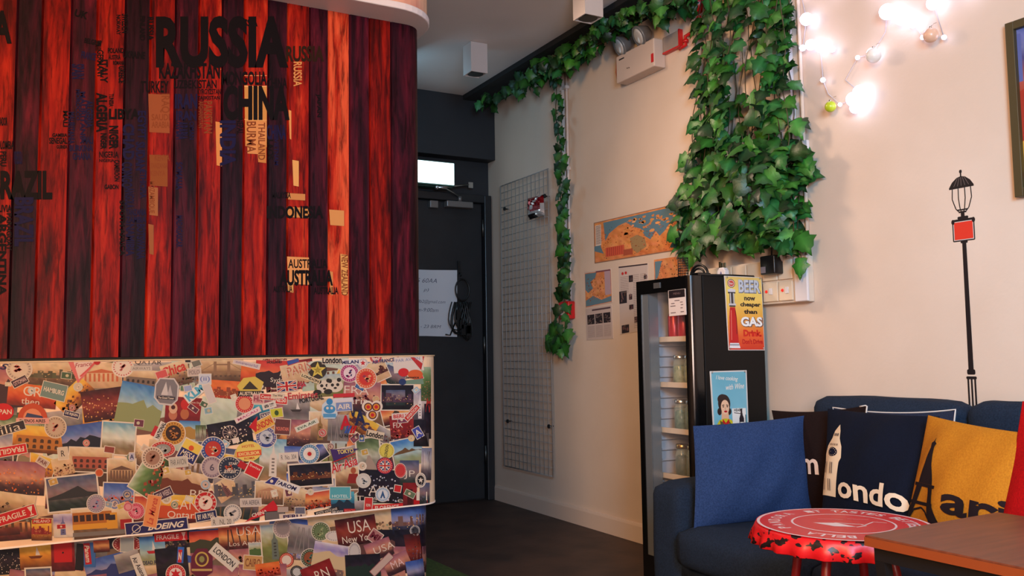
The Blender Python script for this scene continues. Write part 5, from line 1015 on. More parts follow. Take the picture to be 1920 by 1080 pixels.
q = [(1330, 696), (1399, 694), (1404, 830), (1338, 832)]; A = QArt(q)
A.rect(.5, .5, .93, .965, (110, 176, 196)); A.grad(.5, .5, .93, .965, [(104, 172, 190), (120, 182, 200), (110, 176, 196)], 4, 6, 4)
A.text('I love cooking', .45, .11, .6, .075, W_, .005, .35, 3); A.text('with Wine', .66, .22, .5, .075, W_, .005, .35, -2)
hr, skn = (50, 36, 34), (226, 176, 140)
A.ell(.34, .45, .17, .125, hr); A.ell(.30, .39, .14, .07, hr); A.ell(.46, .56, .07, .05, hr); A.ell(.20, .56, .06, .05, hr)
A.poly([(.26, .55), (.44, .55), (.46, .68), (.24, .68)], skn); A.ell(.36, .50, .115, .10, (232, 190, 156)); A.line([(.28, .475), (.34, .47)], .012, hr); A.line([(.39, .47), (.45, .478)], .012, hr); A.ell(.31, .495, .022, .008, hr); A.ell(.42, .495, .022, .008, hr); A.line([(.365, .495), (.355, .53), (.375, .535)], .006, (150, 90, 70)); A.ell(.37, .56, .045, .014, (190, 30, 40))
A.poly([(.18, .68), (.34, .655), (.5, .67), (.64, .74), (.56, .80), (.5, .97), (.22, .97), (.16, .8), (.06, .78)], (206, 190, 40)); A.poly([(.28, .66), (.36, .72), (.45, .66), (.47, .72), (.37, .75), (.26, .72)], (196, 30, 36)); A.poly([(.2, .68), (.3, .72), (.3, .95), (.22, .95)], (96, 84, 50)); A.poly([(.46, .7), (.42, .95), (.48, .95), (.54, .75)], (96, 84, 50))
A.line([(.6, .76), (.72, .86), (.86, .82)], .05, skn)
A.rect(.74, .70, .38, .36, (232, 228, 222)); A.text('HEART', .72, .545, .24, .04, BK, .03); A.line([(.6, .58), (.84, .60)], .01, BK); A.poly([(.74, .96), (.74, .66), (.78, .60), (.78, .53), (.83, .53), (.83, .60), (.87, .66), (.87, .96)], (34, 28, 40)); A.rect(.81, .76, .1, .1, (220, 214, 206)); A.rect(.92, .78, .02, .34, BK)
A.poly([(.3, .92), (.5, .88), (.62, .97), (.3, .97)], W_)
sideq('light blue metal sign of a woman pouring wine, lower on the fridge side', 'wine_sign', q, A)

# plug and cable coil left on the fridge top
t = thing('mains_plug', 'white three-pin plug lying on top of the fridge', 'plug', (2.6, 2.84, 1.314))
MB().prism([(-.028, 0), (.028, 0), (.026, .03), (.014, .044), (-.014, .044), (-.026, .03)], lambda p: (2.60, 2.845-p[0]*.9, 1.3125+p[1]), lambda p: (2.625, 2.845-p[0]*.9, 1.3125+p[1])).build('body', mat('trunk_white'), t, bevel=.003)
pn = mat('brass_pin', (206, 190, 150), .25, 1)
for yy, hh in ((2.862, .026), (2.832, .02), (2.848, .02)): MB().box((2.607, yy-.003, 1.355), (2.615, yy+.003, 1.357+hh)).build('pin', pn, t)
MB().prism([(-.010, .010), (.010, .010), (0, .028)], lambda p: (2.5992, 2.845-p[0], 1.3125+p[1]), lambda p: (2.6, 2.845-p[0], 1.3125+p[1])).build('triangle_mark', mat('mark_blue', (110, 110, 150), .5), t)
t = thing('cable_coil', 'black cable looped on top of the fridge beside the plug', 'cable', (2.5, 2.9, 1.314))
MB().tube([(2.50+.0*a, 2.87+.055*cos(a), 1.318+.048*sin(a)) for a in [pi*k/14 for k in range(15)]]+[(2.53, 2.80, 1.317), (2.62, 2.79, 1.317), (2.74, 2.795, 1.317)], .0055, 8).build('cable', mat('black_rubber'), t)
MB().tube([(2.505, 2.88+.04*cos(a), 1.318+.034*sin(a)) for a in [pi*k/14 for k in range(15)]], .0045, 8).build('inner_loop', mat('black_rubber'), t)
t = thing('mesh_pen_pot', 'small black wire mesh pot on the fridge top corner', 'pot', (2.47, 2.93, 1.314))
m = MB()
for k in range(9): z = 1.314+.011*k; m.tube([(2.475+.022*cos(a), 2.945+.022*sin(a), z) for a in [2*pi*i/18 for i in range(18)]], .0013, 5, closed=True)
for i in range(18): a = 2*pi*i/18; m.tube([(2.475+.022*cos(a), 2.945+.022*sin(a), 1.3125), (2.475+.022*cos(a), 2.945+.022*sin(a), 1.405)], .0012, 5)
m.build('mesh', mat('black_rubber'), t)
MB().lathe([(.022, 0), (.022, .003)], Matrix.Translation((2.475, 2.945, 1.3125)), 18).build('base', mat('black_rubber'), t)
# ------------------------------------------------------------------ sofa
sofam = mat('sofa_fabric', (32, 44, 62), .9, noise=((24, 34, 49), 180, 2), bump=(500, .5), spec=.2)
def puffy(lo, hi, bulge=(0, 0, 0), r=.04, name='', parent=None, m=None, nz=.003, seed=0, n=10):
    """a soft block: rounded box whose faces swell"""
    bm = bmesh.new(); bmesh.ops.create_cube(bm, size=1)
    bmesh.ops.subdivide_edges(bm, edges=bm.edges[:], cuts=n, use_grid_fill=True)
    lo, hi = Vector(lo), Vector(hi); c = (lo+hi)/2; hs = (hi-lo)/2; rn = random.Random(seed); ph = [rn.uniform(0, 6) for _ in range(6)]
    for v in bm.verts:
        p = v.co*2
        q = Vector([p[i]*hs[i] for i in range(3)])
        inner = Vector([max(-(hs[i]-r), min(hs[i]-r, q[i])) for i in range(3)])
        d = q-inner
        if d.length > 1e-9: q = inner+d.normalized()*min(r, d.length if max(abs(x) for x in d) < r*.999 and sum(abs(x) > 1e-6 for x in d) == 1 else r)
        for i in range(3):
            o = [k for k in range(3) if k != i]
            if bulge[i]: q[i] += bulge[i]*math.copysign(1, p[i])*abs(p[i])*max(0, 1-p[o[0]]**2)*max(0, 1-p[o[1]]**2)
        q += Vector((sin(q.y*23+ph[0])*sin(q.z*17+ph[1]), sin(q.x*21+ph[2])*sin(q.z*19+ph[3]), sin(q.x*19+ph[4])*sin(q.y*22+ph[5])))*nz
        v.co = c+q
    me = bpy.data.meshes.new(name); bm.to_mesh(me); bm.free(); me.materials.append(m or sofam); me.polygons.foreach_set('use_smooth', [True]*len(me.polygons))
    o = bpy.data.objects.new(name, me); C.objects.link(o); put(o, parent); return o
SX0, SX1 = 2.0, 2.805
sofa = thing('sofa', 'dark blue fabric sofa with loose back cushions against the cream wall', 'sofa', (2.4, 1.6, 0))
SY1, SY0 = 2.655, .62
puffy((SX0+.03, SY0+.16, .07), (SX1-.01, SY1-.17, .245), r=.02, name='base', parent=sofa, nz=.001)
puffy((SX0+.03, SY1-.185, .06), (SX1, SY1, .515), (.004, .006, .014), .045, 'armrest', sofa, nz=.002, seed=1)
puffy((SX0+.03, SY0, .06), (SX1, SY0+.185, .515), (.004, .006, .014), .045, 'armrest', sofa, nz=.002, seed=2)
puffy((2.72, SY0+.18, .2), (SX1, SY1-.18, .66), r=.03, name='back_frame', parent=sofa, nz=.001)
yy = [SY1-.185, 1.86, 1.25, SY0+.185]
yy = [2.468, 1.86, 1.33, .808]
for k in range(3):
    puffy((SX0-.02, yy[k+1]+.003, .24), (2.70, yy[k]-.003, .385), (.012, .0, .018), .045, 'seat_cushion', sofa, seed=3+k)
by = [2.435, 1.80, 1.22, .81]
for k in range(3):
    puffy((2.645, by[k+1]+.004, .37), (2.80, by[k]-.004, .815+.006*k), (.03, .004, .008), .05, 'back_cushion', sofa, seed=7+k)
for y in (SY0+.08, SY1-.08):
    for x in (SX0+.09, SX1-.06): MB().lathe([(.016, 0), (.024, .066)], Matrix.Translation((x, y, 0)), 12).build('leg', mat('dark_leg', (40, 28, 22), .4), sofa)

# ------------------------------------------------------------------ loose cushions
class Pillow:
    def __init__(s, TL, TR, BR, BL, T=.07, pinch=.05, seed=0, sag=0):
        s.c = [Vector(p) for p in (TL, TR, BR, BL)]; s.T = T; s.p = pinch
        s.n = ((s.c[1]-s.c[0]).cross(s.c[3]-s.c[0])).normalized()
        if s.n.dot(CAM-s.c[0]) < 0: s.n = -s.n
        rn = random.Random(seed); s.ph = [rn.uniform(0, 6) for _ in range(6)]; s.sag = sag
    def at(s, u, v, side=1, h=0):
        a, b = 2*u-1, 2*v-1
        a2 = a*(1-s.p*(1-b*b)*1.0); b2 = b*(1-s.p*(1-a*a))
        U, V = (a2+1)/2, (b2+1)/2
        q = (s.c[0]*(1-U)+s.c[1]*U)*(1-V)+(s.c[3]*(1-U)+s.c[2]*U)*V
        t = s.T*(max(0, 1-a*a)**.75)*(max(0, 1-b*b)**.75)
        t *= 1+.10*sin(a*5+s.ph[0]+b*2)*sin(b*4+s.ph[1])
        e = max(0, 1-a*a)*max(0, 1-b*b)
        q += s.n*(side*t+h+(.004*sin(9*a+s.ph[2]+4*b)*min(1, e*3) if side > 0 else 0))
        q.z -= s.sag*(1-a*a)*(1-abs(b)) if s.sag else 0
        return q
    def build(s, name, m, parent=None, n=26):
        mb = MB()
        for side in (1, -1):
            b = len(mb.v)
            for j in range(n+1):
                for i in range(n+1): mb.v.append(s.at(.5-.5*cos(pi*i/n), .5-.5*cos(pi*j/n), side))
            for j in range(n):
                for i in range(n):
                    f = [b+j*(n+1)+i, b+j*(n+1)+i+1, b+(j+1)*(n+1)+i+1, b+(j+1)*(n+1)+i]
                    mb.face(f if side > 0 else f[::-1], None, True)
        o = mb.build(name, m, parent); bm = bmesh.new(); bm.from_mesh(o.data); bmesh.ops.remove_doubles(bm, verts=bm.verts, dist=1e-5); bmesh.ops.recalc_face_normals(bm, faces=bm.faces); bm.to_mesh(o.data); bm.free()
        return o
    def piping(s, parent, m, r=.0026, n=24, part=None):
        pts = []
        if part:
            for k in range(13):
                q = part[0]+(part[1]-part[0])*k/12; pts.append(s.at(min(q, 1), max(0, q-1)))
            return MB().tube(pts, r, 6).build('piping', m, parent)
        for k in range(n): pts.append(s.at(k/n, 0))
        for k in range(n): pts.append(s.at(1, k/n))
        for k in range(n): pts.append(s.at(1-k/n, 1))
        for k in range(n): pts.append(s.at(0, 1-k/n))
        return MB().tube(pts, r, 6, closed=True).build('piping', m, parent)
    def print(s, A, parent, name='print', h=.0012):
        return A.build(name, lambda x, y, hh: s.at(max(0, min(1, x)), max(0, min(1, y)), 1, hh), FABP, parent, base=h, step=1.5e-4, maxlen=.035)
FABP = mat('fabric_print', attr=True, rough=.85, spec=.1)
def cushion(P_, name, label, m, pip=None):
    c = sum(P_.c, Vector())/4
    t = thing(name, label, 'cushion', (c.x, c.y, min(p.z for p in P_.c)), 'loose cushions on the sofa')
    P_.build('cover', m, t)
    if pip: P_.piping(t, pip)
    return t
wp = mat('white_piping', (206, 196, 188), .7)
def fab(n, c, c2, **k): return mat(n, c, .88, noise=(c2, 220, 2), bump=(420, .35), spec=.15, **k)
# blue cushion against the far arm
Pb = Pillow((2.115, 2.448, .735), (2.585, 2.385, .75), (2.545, 2.30, .395), (2.06, 2.405, .388), .075, .035, 1)
Pb = Pillow((2.066, 2.43, .733), (2.56, 2.36, .752), (2.49, 2.29, .392), (2.03, 2.40, .384), .06, .03, 1)
cushion(Pb, 'cushion', 'plain mid blue woven cushion leaning on the near end of the sofa arm', fab('cushion_blue', (46, 66, 106), (34, 52, 88)))
# brown cushion with the letter m, half hidden
Pm = Pillow((2.555, 2.535, .762), (2.575, 2.10, .800), (2.52, 2.08, .40), (2.49, 2.44, .39), .040, .07, 2)
t = cushion(Pm, 'cushion', 'dark brown cushion with a pale letter m, half hidden behind the blue one', fab('cushion_brown', (30, 15, 13), (22, 10, 9)))
Pm.piping(t, wp, .0028, part=(.93, 1.25))
A = Art(); A.text('m', .47, .56, .22, .15, (226, 196, 176), .02); A.text('Ro', .22, .53, .26, .19, (226, 196, 176), .02); Pm.print(A, t)
# navy cushion with white piping, behind London
Pn = Pillow((2.58, 2.255, .785), (2.59, 1.775, .800), (2.53, 1.74, .40), (2.53, 2.18, .40), .028, .075, 5)
cushion(Pn, 'cushion', 'dark blue cushion with thin white piping, only its top corners showing', fab('cushion_slate', (40, 46, 66), (32, 38, 56)), wp)
# London cushion
def ray_at(x, y, X_): return onp(0, X_, x, y)
def ray_low(x, X_, z=.395):
    lo_, hi_ = 800, 1300
    for _ in range(40):
        m_ = (lo_+hi_)/2
        if onp(0, X_, x, m_).z > z: lo_ = m_
        else: hi_ = m_
    return onp(0, X_, x, lo_)
Pl = Pillow(ray_at(1552, 766, 2.50), ray_at(1762, 781, 2.37), ray_low(1745, 2.22), ray_low(1538, 2.34), .05, .025, 3)
t = cushion(Pl, 'cushion', 'navy blue cushion printed with a cream clock tower and pale lettering', fab('cushion_navy', (13, 20, 38), (9, 15, 30)))
A = Art(); CT = (232, 208, 176)
tw_ = [(.135, .125), (.155, .19), (.16, .26), (.178, .33), (.182, .43), (.168, .47), (.150, .775), (.005, .775), (.030, .47), (.024, .41), (.045, .33), (.085, .26), (.10, .19)]
TWX = lambda x: (x-.09)*1.45+.125
A.T = lambda x, y: (TWX(x) if x < .2 else x, y*.92+.018)
A.poly([(x, y) for x, y in tw_], CT)
A.ell(.105, .385, .046, .042, (22, 26, 48))
for k in range(12): a = 2*pi*k/12; A.ell(.105+.035*cos(a), .385+.032*sin(a), .0035, .0035, CT, 6)
for x in (.112, .128, .144): A.rect(x, .225, .007, .026, (60, 44, 50))
for x in (.078, .096, .114, .132, .150): A.rect(x, .318, .006, .018, (90, 66, 60))
for y in (.53, .68):
    for x in (.052, .068, .108, .124): A.rect(x-(.012 if y > .6 else 0), y, .0055, .10, (90, 66, 60))
A.T = lambda x, y: (x, y)
A.text('ondon', .64, .64, .76, .175, (232, 208, 180), .025)
Pl.print(A, t)
# Paris cushion
Pp = Pillow(ray_at(1740, 778, 2.33), ray_at(1925, 812, 2.21), ray_low(1900, 2.10), ray_low(1686, 2.21), .055, .025, 4)
t = cushion(Pp, 'cushion', 'yellow cushion printed with a black lattice tower and lettering', fab('cushion_yellow', (190, 122, 30), (176, 108, 24)))
A = Art(); ET = (34, 24, 26)
A.T = lambda x, y: ((x-.17)*1.4+.24, .14+(y-.15)*.80)
A.poly([(.176, .15), (.181, .19), (.200, .205), (.192, .235), (.205, .40), (.236, .565), (.112, .565), (.146, .40), (.165, .235), (.152, .205), (.170, .19)], ET)
A.rect(.172, .58, .20, .028, ET); A.poly([(.095, .59), (.145, .59), (.105, .73), (.045, .895), (-.01, .895), (.06, .73)], ET); A.poly([(.198, .59), (.248, .59), (.285, .73), (.345, .895), (.270, .895), (.225, .73)], ET)
A.rect(.165, .735, .25, .028, ET)
A.line([(.045, .88), (.085, .80), (.155, .77), (.225, .80), (.29, .88)], .016, ET)
A.T = lambda x, y: (x, y)
A.text('aris', .83, .545, .68, .18, ET, .03)
Pp.print(A, t)
# red cushion
Pr = Pillow(ray_at(1917, 752, 2.24), Vector((2.30, 1.00, .84)), Vector((2.12, .98, .40)), ray_low(1850, 2.08), .055, .025, 6)
t = cushion(Pr, 'cushion', 'bright red cushion at the right edge overlapping the yellow one', fab('cushion_red', (170, 6, 8), (150, 4, 6)))
A = Art(); A.text('B', .20, .84, .12, .2, (232, 208, 190), .03); A.text('arcelona', .62, .86, .6, .16, (232, 208, 190), .02)

# ------------------------------------------------------------------ bottle-cap stool
sc_c = Vector((1.752, 1.515, 0)); SZ, SR = .572, .212
t = thing('bottle_cap_stool', 'round red stool shaped like a bottle cap in front of the sofa', 'stool', sc_c)
m = MB(); n = 120; teeth = 24
prof = [(.0, SZ, 0), (SR-.012, SZ, 0), (SR-.004, SZ-.003, 0), (SR, SZ-.012, .1), (SR+.003, SZ-.022, .6), (SR+.009, SZ-.044, 1.0), (SR+.005, SZ-.046, 1.0), (SR-.005, SZ-.022, .6), (SR-.010, SZ-.012, 0), (.0, SZ-.012, 0)]
for r, z, wv in prof:
    for k in range(n):
        a = 2*pi*k/n; rr_ = max(r+wv*.0065*cos(teeth*a), .0005); m.v.append(sc_c+Vector((rr_*cos(a), rr_*sin(a), z)))
for i in range(len(prof)-1):
    for k in range(n): m.face([i*n+k, i*n+(k+1) % n, (i+1)*n+(k+1) % n, (i+1)*n+k], None, i > 1)
capm = mat('cap_red', (206, 20, 26), .4, noise=((26, 12, 14), 32, 2), scale=(1, 1, 1.6))
nd = capm.node_tree.nodes
for q_ in nd:
    if q_.type == 'MAP_RANGE': q_.inputs[1].default_value = .575; q_.inputs[2].default_value = .59
m.build('seat', capm, t)
# top print in the plane of the stool, lettered round
A = Art(); CW = (232, 206, 200)
A.ell(0, 0, SR-.006, SR-.006, (206, 24, 34), 64); A.ring(0, 0, SR-.008, .007, CW, 64); A.ring(0, 0, .122, .005, CW, 56)
fa = radians(0)
A.ringtext('LA VITE E BELLA', 0, 0, .162, .029, CW, 60, 120); A.ringtext('PANDORA', 0, 0, .162, .029, CW, 180, 80); A.ringtext('IT TASTES BETTER', 0, 0, .162, .029, CW, 300, 130)
A.poly([(-.07, .012), (-.02, .045), (.03, .04), (-.015, .0)], CW); A.line([(-.02, .0), (.04, .005), (.052, .02), (.03, .042)], .005, CW); A.line([(.05, .01), (.07, -.035), (.10, -.03)], .004, CW); A.line([(-.06, -.04), (.0, -.045)], .006, (226, 120, 120)); A.line([(.01, -.06), (.06, -.06)], .006, (226, 120, 120))
vd = (sc_c-CAM).to_2d().normalized(); rx = Vector((vd.y, -vd.x))
A.build('top_print', lambda x, y, h: (sc_c.x+rx.x*x-vd.x*y, sc_c.y+rx.y*x-vd.y*y, SZ+h), PRINTG, t, base=.0006, step=5e-5)
lm_ = mat('stool_leg_red', (120, 16, 22), .4)
for k in range(4):
    a = radians(20+90*k); MB().tube([sc_c+Vector((.10*cos(a), .10*sin(a), SZ-.012)), sc_c+Vector((.12*cos(a), .12*sin(a), SZ-.10)), sc_c+Vector((.19*cos(a), .19*sin(a), .0))], .011, 10).build('leg', lm_, t)
MB().tube([sc_c+Vector((.155*cos(radians(20+15*k)), .155*sin(radians(20+15*k)), .25)) for k in range(24)], .006, 8, closed=True).build('foot_ring', lm_, t)

# ------------------------------------------------------------------ wooden table, nearest the camera
TZ = .62
cA, cB = onp(2, TZ, 1621, 1003), onp(2, TZ, 1870, 960); cD = onp(2, TZ, 1920, 1051)
e1 = (cB-cA); L1 = e1.length; e1.normalize(); e2 = (cD-cA).normalized(); e2 = (e2-e1*e2.dot(e1)).normalized()
def TP(a, b, z): p = cA+e1*a+e2*b; return (p.x, p.y, z)
wood = mat('table_wood', (118, 58, 34), .4, spec=.3, noise=((98, 46, 26), 6, 5), scale=(1, 9, 1)); wedge = mat('table_wood_edge', (140, 62, 24), .45)
t = thing('cafe_table', 'small brown wood-top table with a black frame at the lower right', 'table', TP(L1/2, .4, 0))
TL_ = .85
MB().prism([(0, 0), (L1, 0), (L1, TL_), (0, TL_)], lambda p: TP(p[0], p[1], TZ), lambda p: TP(p[0], p[1], TZ-.022)).build('tabletop', wood, t, bevel=.002)
MB().prism([(-.0008, -.0008), (L1+.0008, -.0008), (L1+.0008, TL_+.0008), (-.0008, TL_+.0008)], lambda p: TP(p[0], p[1], TZ-.004), lambda p: TP(p[0], p[1], TZ-.0215)).build('edge_band', wedge, t)
fm = mat('black_frame', (16, 15, 16), .45)
f = MB(); i_ = .012
for (a0, b0, a1, b1) in ((i_, i_, L1-i_, i_+.022), (i_, TL_-i_-.022, L1-i_, TL_-i_), (i_, i_+.022, i_+.022, TL_-i_-.022), (L1-i_-.022, i_+.022, L1-i_, TL_-i_-.022)):
    f.prism([(a0, b0), (a1, b0), (a1, b1), (a0, b1)], lambda p: TP(p[0], p[1], TZ-.0222), lambda p: TP(p[0], p[1], TZ-.05))
f.build('frame', fm, t)
for a0, b0 in ((i_, i_), (L1-i_-.022, i_), (i_, TL_-i_-.022), (L1-i_-.022, TL_-i_-.022)):
    da = .04 if a0 < L1/2 else -.04; db = .05 if b0 < TL_/2 else -.05
    MB().prism([(0, 0), (.022, 0), (.022, .022), (0, .022)], lambda p: TP(a0+p[0], b0+p[1], TZ-.0502), lambda p: TP(a0+p[0]+da, b0+p[1]+db, 0)).build('leg', fm, t)
# ------------------------------------------------------------------ ivy
ivym = mat('ivy_leaf', attr=True, rough=.42, spec=.45, bump=(90, .25))
stemm = mat('ivy_stem', (70, 58, 30), .6)
LEAF = [(0, 0), (.10, -.06), (.34, -.02), (.30, .20), (.52, .34), (.34, .50), (.24, .72), (.12, .78), (0, 1.05), (-.12, .78), (-.24, .72), (-.34, .50), (-.52, .34), (-.30, .20), (-.34, -.02), (-.10, -.06)]
def leaf(mb, p, tip, nrm, s, col, rn):
    t = tip.normalized(); n = (nrm-t*nrm.dot(t)).normalized(); x = t.cross(n); fold = rn.uniform(.10, .30); droop = rn.uniform(.05, .3); b = len(mb.v)
    sx = rn.uniform(.85, 1.1)
    def P3(u, v): return p+(x*(u*sx)+t*v+n*(-abs(u)*fold-droop*v*v+.10*math.sin(v*3)*(1-abs(u))))*s
    ax = [P3(0, 0), P3(0, .25), P3(0, .5), P3(0, .78), P3(0, 1.05)]
    mb.v += ax
    o = [P3(*q) for q in LEAF]
    mb.v += o; k = b+5; c2 = tuple(min(255, c*1.3+12) for c in col)
    # right half and left half as strips from the midrib
    R_ = [(0, 1, 2), (0, 2, 3)]
    def tri(i, j, l, ci, cj, cl): mb.face([i, j, l], [ci, cj, cl], True)
    D = col
    for sgn, idx in ((1, [1, 2, 3, 4, 5, 6, 7, 8]), (-1, [15, 14, 13, 12, 11, 10, 9, 8])):
        ribs = [0, 0, 1, 1, 2, 2, 3, 4]
        pts = [k+i for i in idx]
        for a in range(7):
            r0_, r1_ = b+ribs[a], b+ribs[a+1]
            f1 = [r0_, pts[a], pts[a+1]]
            if sgn < 0: f1 = f1[::-1]
            mb.face(f1, [c2 if q in (r0_,) else D for q in f1], True)
            if r1_ != r0_ and pts[a+1] != r1_:
                f2 = [r0_, pts[a+1], r1_]
                if sgn < 0: f2 = f2[::-1]
                mb.face(f2, [c2 if q in (r0_, r1_) else D for q in f2], True)
GR = [(26, 68, 19), (18, 52, 17), (36, 84, 26), (14, 40, 14), (48, 98, 32), (28, 80, 36)]
def lerp_tab(tab, y):
    for (y0, v0), (y1, v1) in zip(tab, tab[1:]):
        if y <= y1: return v0+(v1-v0)*max(0, (y-y0))/(y1-y0)
    return tab[-1][1]
# 1 the big hanging mass
rn = random.Random(4)
t = thing('ivy_curtain', 'large bushy mass of artificial ivy hanging from the beam above the fridge', 'plant', (2.7, 2.85, 2.757))
mb = MB(); stm = MB()
Lf = [(-60, 1296), (0, 1298), (60, 1308), (150, 1306), (200, 1316), (235, 1290), (290, 1288), (330, 1290), (380, 1276), (430, 1268), (470, 1276)]
Rt = [(-60, 1486), (0, 1478), (100, 1478), (180, 1482), (215, 1486), (260, 1500), (330, 1504), (400, 1500), (440, 1498), (470, 1494)]
Bt = [(1260, 478), (1300, 470), (1340, 448), (1370, 438), (1400, 462), (1440, 446), (1480, 470), (1515, 458)]
cnt = 0
for k in range(860):
    y = -60+540*((k+rn.random())/860)**.72; l, r = lerp_tab(Lf, y), lerp_tab(Rt, y); x = rn.uniform(l, r)
    if y > lerp_tab(Bt, x): continue
    # open patches in the upper right
    if 60 < y < 250 and 1365 < x < 1430 and rn.random() < .75: continue
    if 165 < y < 260 and x > 1440 and rn.random() < .8: continue
    if y < 60 and 1400 < x < 1440 and rn.random() < .5: continue
    e = min(x-l, r-x)/(r-l)
    depth = .02+rn.random()*(.05+.17*min(1, e*3)*(.45+.55*min(1, max(0, y)/300)))
    P3_ = WP(x, y, depth)
    if P3_.z > 2.74: continue
    s = rn.uniform(.066, .112)*(1.0 if y > 180 else .85)
    side = (x-(l+r)/2)/(r-l)*2
    tip = Vector((rn.uniform(-.9, .2), -side*.9+rn.uniform(-1.3, 1.3), -.8+rn.uniform(-.3, .7)))
    nrm = Vector((-1, -.35-side*.5+rn.uniform(-.9, .9), .35+rn.uniform(-.6, .9)))
    leaf(mb, P3_, tip, nrm, s, jit(rn.choice(GR), 12), rn)
for x, y, tx, ty, s in ((1288, 290, -.6, -.5, .09), (1320, 232, -.5, -.3, .09), (1268, 432, -.7, -.3, .10), (1500, 285, .5, -.8, .10), (1472, 185, .7, -.6, .08), (1490, 225, .4, -.9, .09), (1508, 300, .5, -1, .09), (1500, 440, .5, -.7, .11), (1500, 485, -.05, -1, .085), (1296, 470, -.3, -1, .10), (1340, 455, .2, -1, .07), (1400, 455, .6, -1, .08)):
    leaf(mb, WP(x, y, .09), Vector((-.1, -tx, ty)), Vector((-1, -.4, .3)), s, jit((40, 92, 28), 8), rn)
mb.build('foliage', ivym, t, recalc=False)
for k in range(16):
    x = 1312+k*11; xe = 1290+k*14; pts = []
    for j in range(12):
        y = -50+j*44; xx = x+(xe-x)*(j/11)**1.5+5*sin(j*1.7+k*2)
        if y > lerp_tab(Bt, xx)-10: break
        q = WP(xx, y, .03+.03*((k*7) % 3)+.01*sin(j+k)); q.z = min(q.z, 2.75); pts.append(q)
    stm.tube(pts, .0024, 5)
stm.build('vine_stems', stemm, t)
# 2 the slim strand on the left
t = thing('ivy_strand', 'single slim strand of artificial ivy hanging over the red alarm box', 'plant', (2.78, 4.45, 2.74))
mb = MB(); rn = random.Random(9)
cx = [(125, 1040), (200, 1045), (300, 1052), (400, 1054), (470, 1058), (540, 1056), (600, 1048), (660, 1046)]
pts = []
y = 128.0; k = 0
while y < 655:
    x = lerp_tab(cx, y)
    for sd in (-1, 1):
        if rn.random() < .06: continue
        q = WP(x+sd*rn.uniform(1, 6), y+rn.uniform(-6, 6), rn.uniform(.045, .10))
        leaf(mb, q, Vector((rn.uniform(-.3, .1), -sd*rn.uniform(.25, .9), -1+rn.uniform(-.2, .5))), Vector((-1, -.5+rn.uniform(-.6, .6), .3+rn.uniform(-.4, .5))), rn.uniform(.062, .092)*(.8 if y < 300 else 1), jit(rn.choice(GR[:4]), 10), rn)
    y += 14.5; k += 1
for k in range(14): leaf(mb, WP(rn.uniform(1030, 1066), rn.uniform(600, 652), .07), Vector((-.2, rn.uniform(-.7, .7), -1)), Vector((-1, rn.uniform(-.9, .3), .3)), rn.uniform(.07, .095), jit(rn.choice(GR[:3]), 10), rn)
mb.build('foliage', ivym, t, recalc=False)
MB().tube([WP(lerp_tab(cx, 100+j*28)+3*sin(j*1.3), 118+j*28, .05) for j in range(20)], .0028, 6).build('vine_stems', stemm, t)
# 3 the garland under the beam
t = thing('ivy_garland', 'dark ivy garland running along under the black ceiling beam', 'plant', (2.7, 4.1, 2.74))
mb = MB(); rn = random.Random(15)
for k in range(330):
    y_ = 5.2-(5.2-3.0)*((k+rn.random())/330); dens = .25 if y_ > 4.7 else 1
    if rn.random() > dens: continue
    z = 2.752-abs(rn.gauss(0, .042))*(.6 if 3.35 < y_ < 3.95 else 1.1); x = rn.uniform(2.58, 2.735)
    leaf(mb, Vector((x, y_, z)), Vector((rn.uniform(-.8, .5), rn.uniform(-.7, .7), -1)), Vector((-1, -.6+rn.uniform(-.7, .7), -.1+rn.uniform(-.5, .5))), rn.uniform(.055, .09)*(.7 if 3.35 < y_ < 3.95 else 1), jit(rn.choice(GR), 10), rn)
mb.build('foliage', ivym, t, recalc=False)
stm = MB()
for o_ in (0, .05): stm.tube([(2.70+o_+.02*sin(j*1.1+o_*30), 5.25-j*.115, 2.738+.008*sin(j*2)) for j in range(21)], .003, 6)
stm.build('vine_stems', stemm, t)
# loose leaf on the trunking
t = thing('fallen_ivy_leaf', 'single ivy leaf hanging in front of the white trunking end', 'leaf', WP(1500, 482, .06))
mb = MB(); leaf(mb, WP(1502, 484, .062), Vector((0, .08, -1)), Vector((-1, -.3, .1)), .082, (74, 116, 34), rn); mb.build('blade', ivym, t, recalc=False)
MB().tube([WP(1502, 484, .062), WP(1499, 462, .06), WP(1490, 440, .06)], .0018, 5).build('stalk', stemm, t)

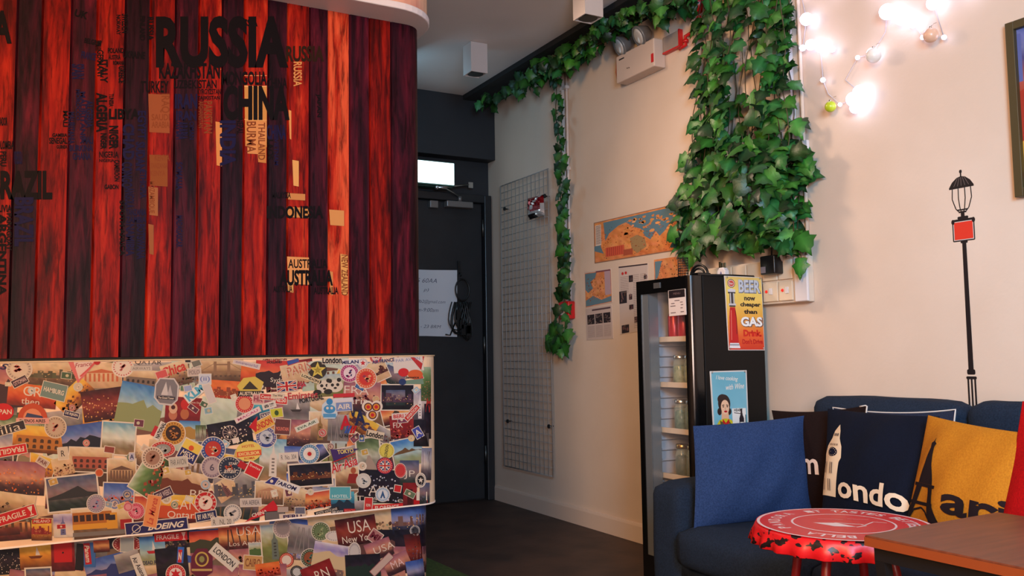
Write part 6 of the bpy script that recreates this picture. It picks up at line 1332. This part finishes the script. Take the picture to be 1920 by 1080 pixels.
# ------------------------------------------------------------------ fairy lights with baubles
t = thing('fairy_lights', 'string of glowing white fairy lights on the wall right of the ivy', 'string lights', WP(1600, 100, .05))
fb = mat('fairy_bulb', (255, 255, 255), .4, emit=(208, 212, 255), es=6.5)
wire = mat('clear_wire', (196, 186, 190), .3)
bl = [(1500, -20, .020), (1512, 36, .026), (1505, 90, .018), (1520, 84, .022), (1538, 88, .022), (1560, 92, .018), (1543, 150, .014), (1575, 196, .011), (1600, 186, .028), (1612, 172, .026), (1604, 202, .022), (1608, 108, .012), (1636, 100, .022), (1664, 22, .030), (1690, 36, .022), (1712, 42, .020), (1750, 6, .024), (1730, 70, .012), (1640, -30, .026), (1560, -30, .022), (1810, -26, .022), (1770, 70, .012)]
for x, y, r in bl: MB().sphere(WP(x, y, r+.016), r*(.72 if r < .02 else 1.0), 12).build('bulb', fb, t)
def wr(pts): return [WP(x, y, .012) for x, y in pts]
MB().tube(wr([(1490, -40), (1500, -20), (1512, 36), (1505, 90), (1520, 84), (1538, 88), (1543, 150), (1553, 176), (1575, 196), (1600, 186), (1612, 172), (1585, 150), (1608, 108), (1636, 100), (1660, 60), (1664, 22), (1690, 36), (1712, 42), (1730, 70), (1770, 70), (1750, 6), (1810, -26)]), .0016, 6).build('wire', wire, t)
for nm, x, y, r, c_, lab in (('bauble', 1557, 200, .022, (176, 190, 40), 'green-yellow bauble at the low point of the fairy lights'), ('bauble', 1745, 66, .026, (222, 176, 146), 'peach bauble on the fairy lights toward the picture frame'), ('bauble', 1638, 104, .028, (232, 224, 214), 'white bauble in the middle of the fairy lights')):
    p = WP(x, y, .05); q = thing(nm, lab, 'bauble', p, 'baubles among the fairy lights')
    MB().sphere(p, r, 16).build('ball', mat('bauble_%d' % x, c_, .3, spec=.5), q)
    MB().lathe([(.005, 0), (.005, .007)], Matrix.Translation(p+Vector((0, 0, r-.001))), 10).tube([p+Vector((0, 0, r+.004)), p+Vector((.02, 0, r+.02)), p+Vector((.036, 0, r+.026))], .001, 5).build('cap', mat('lid_silver'), q)
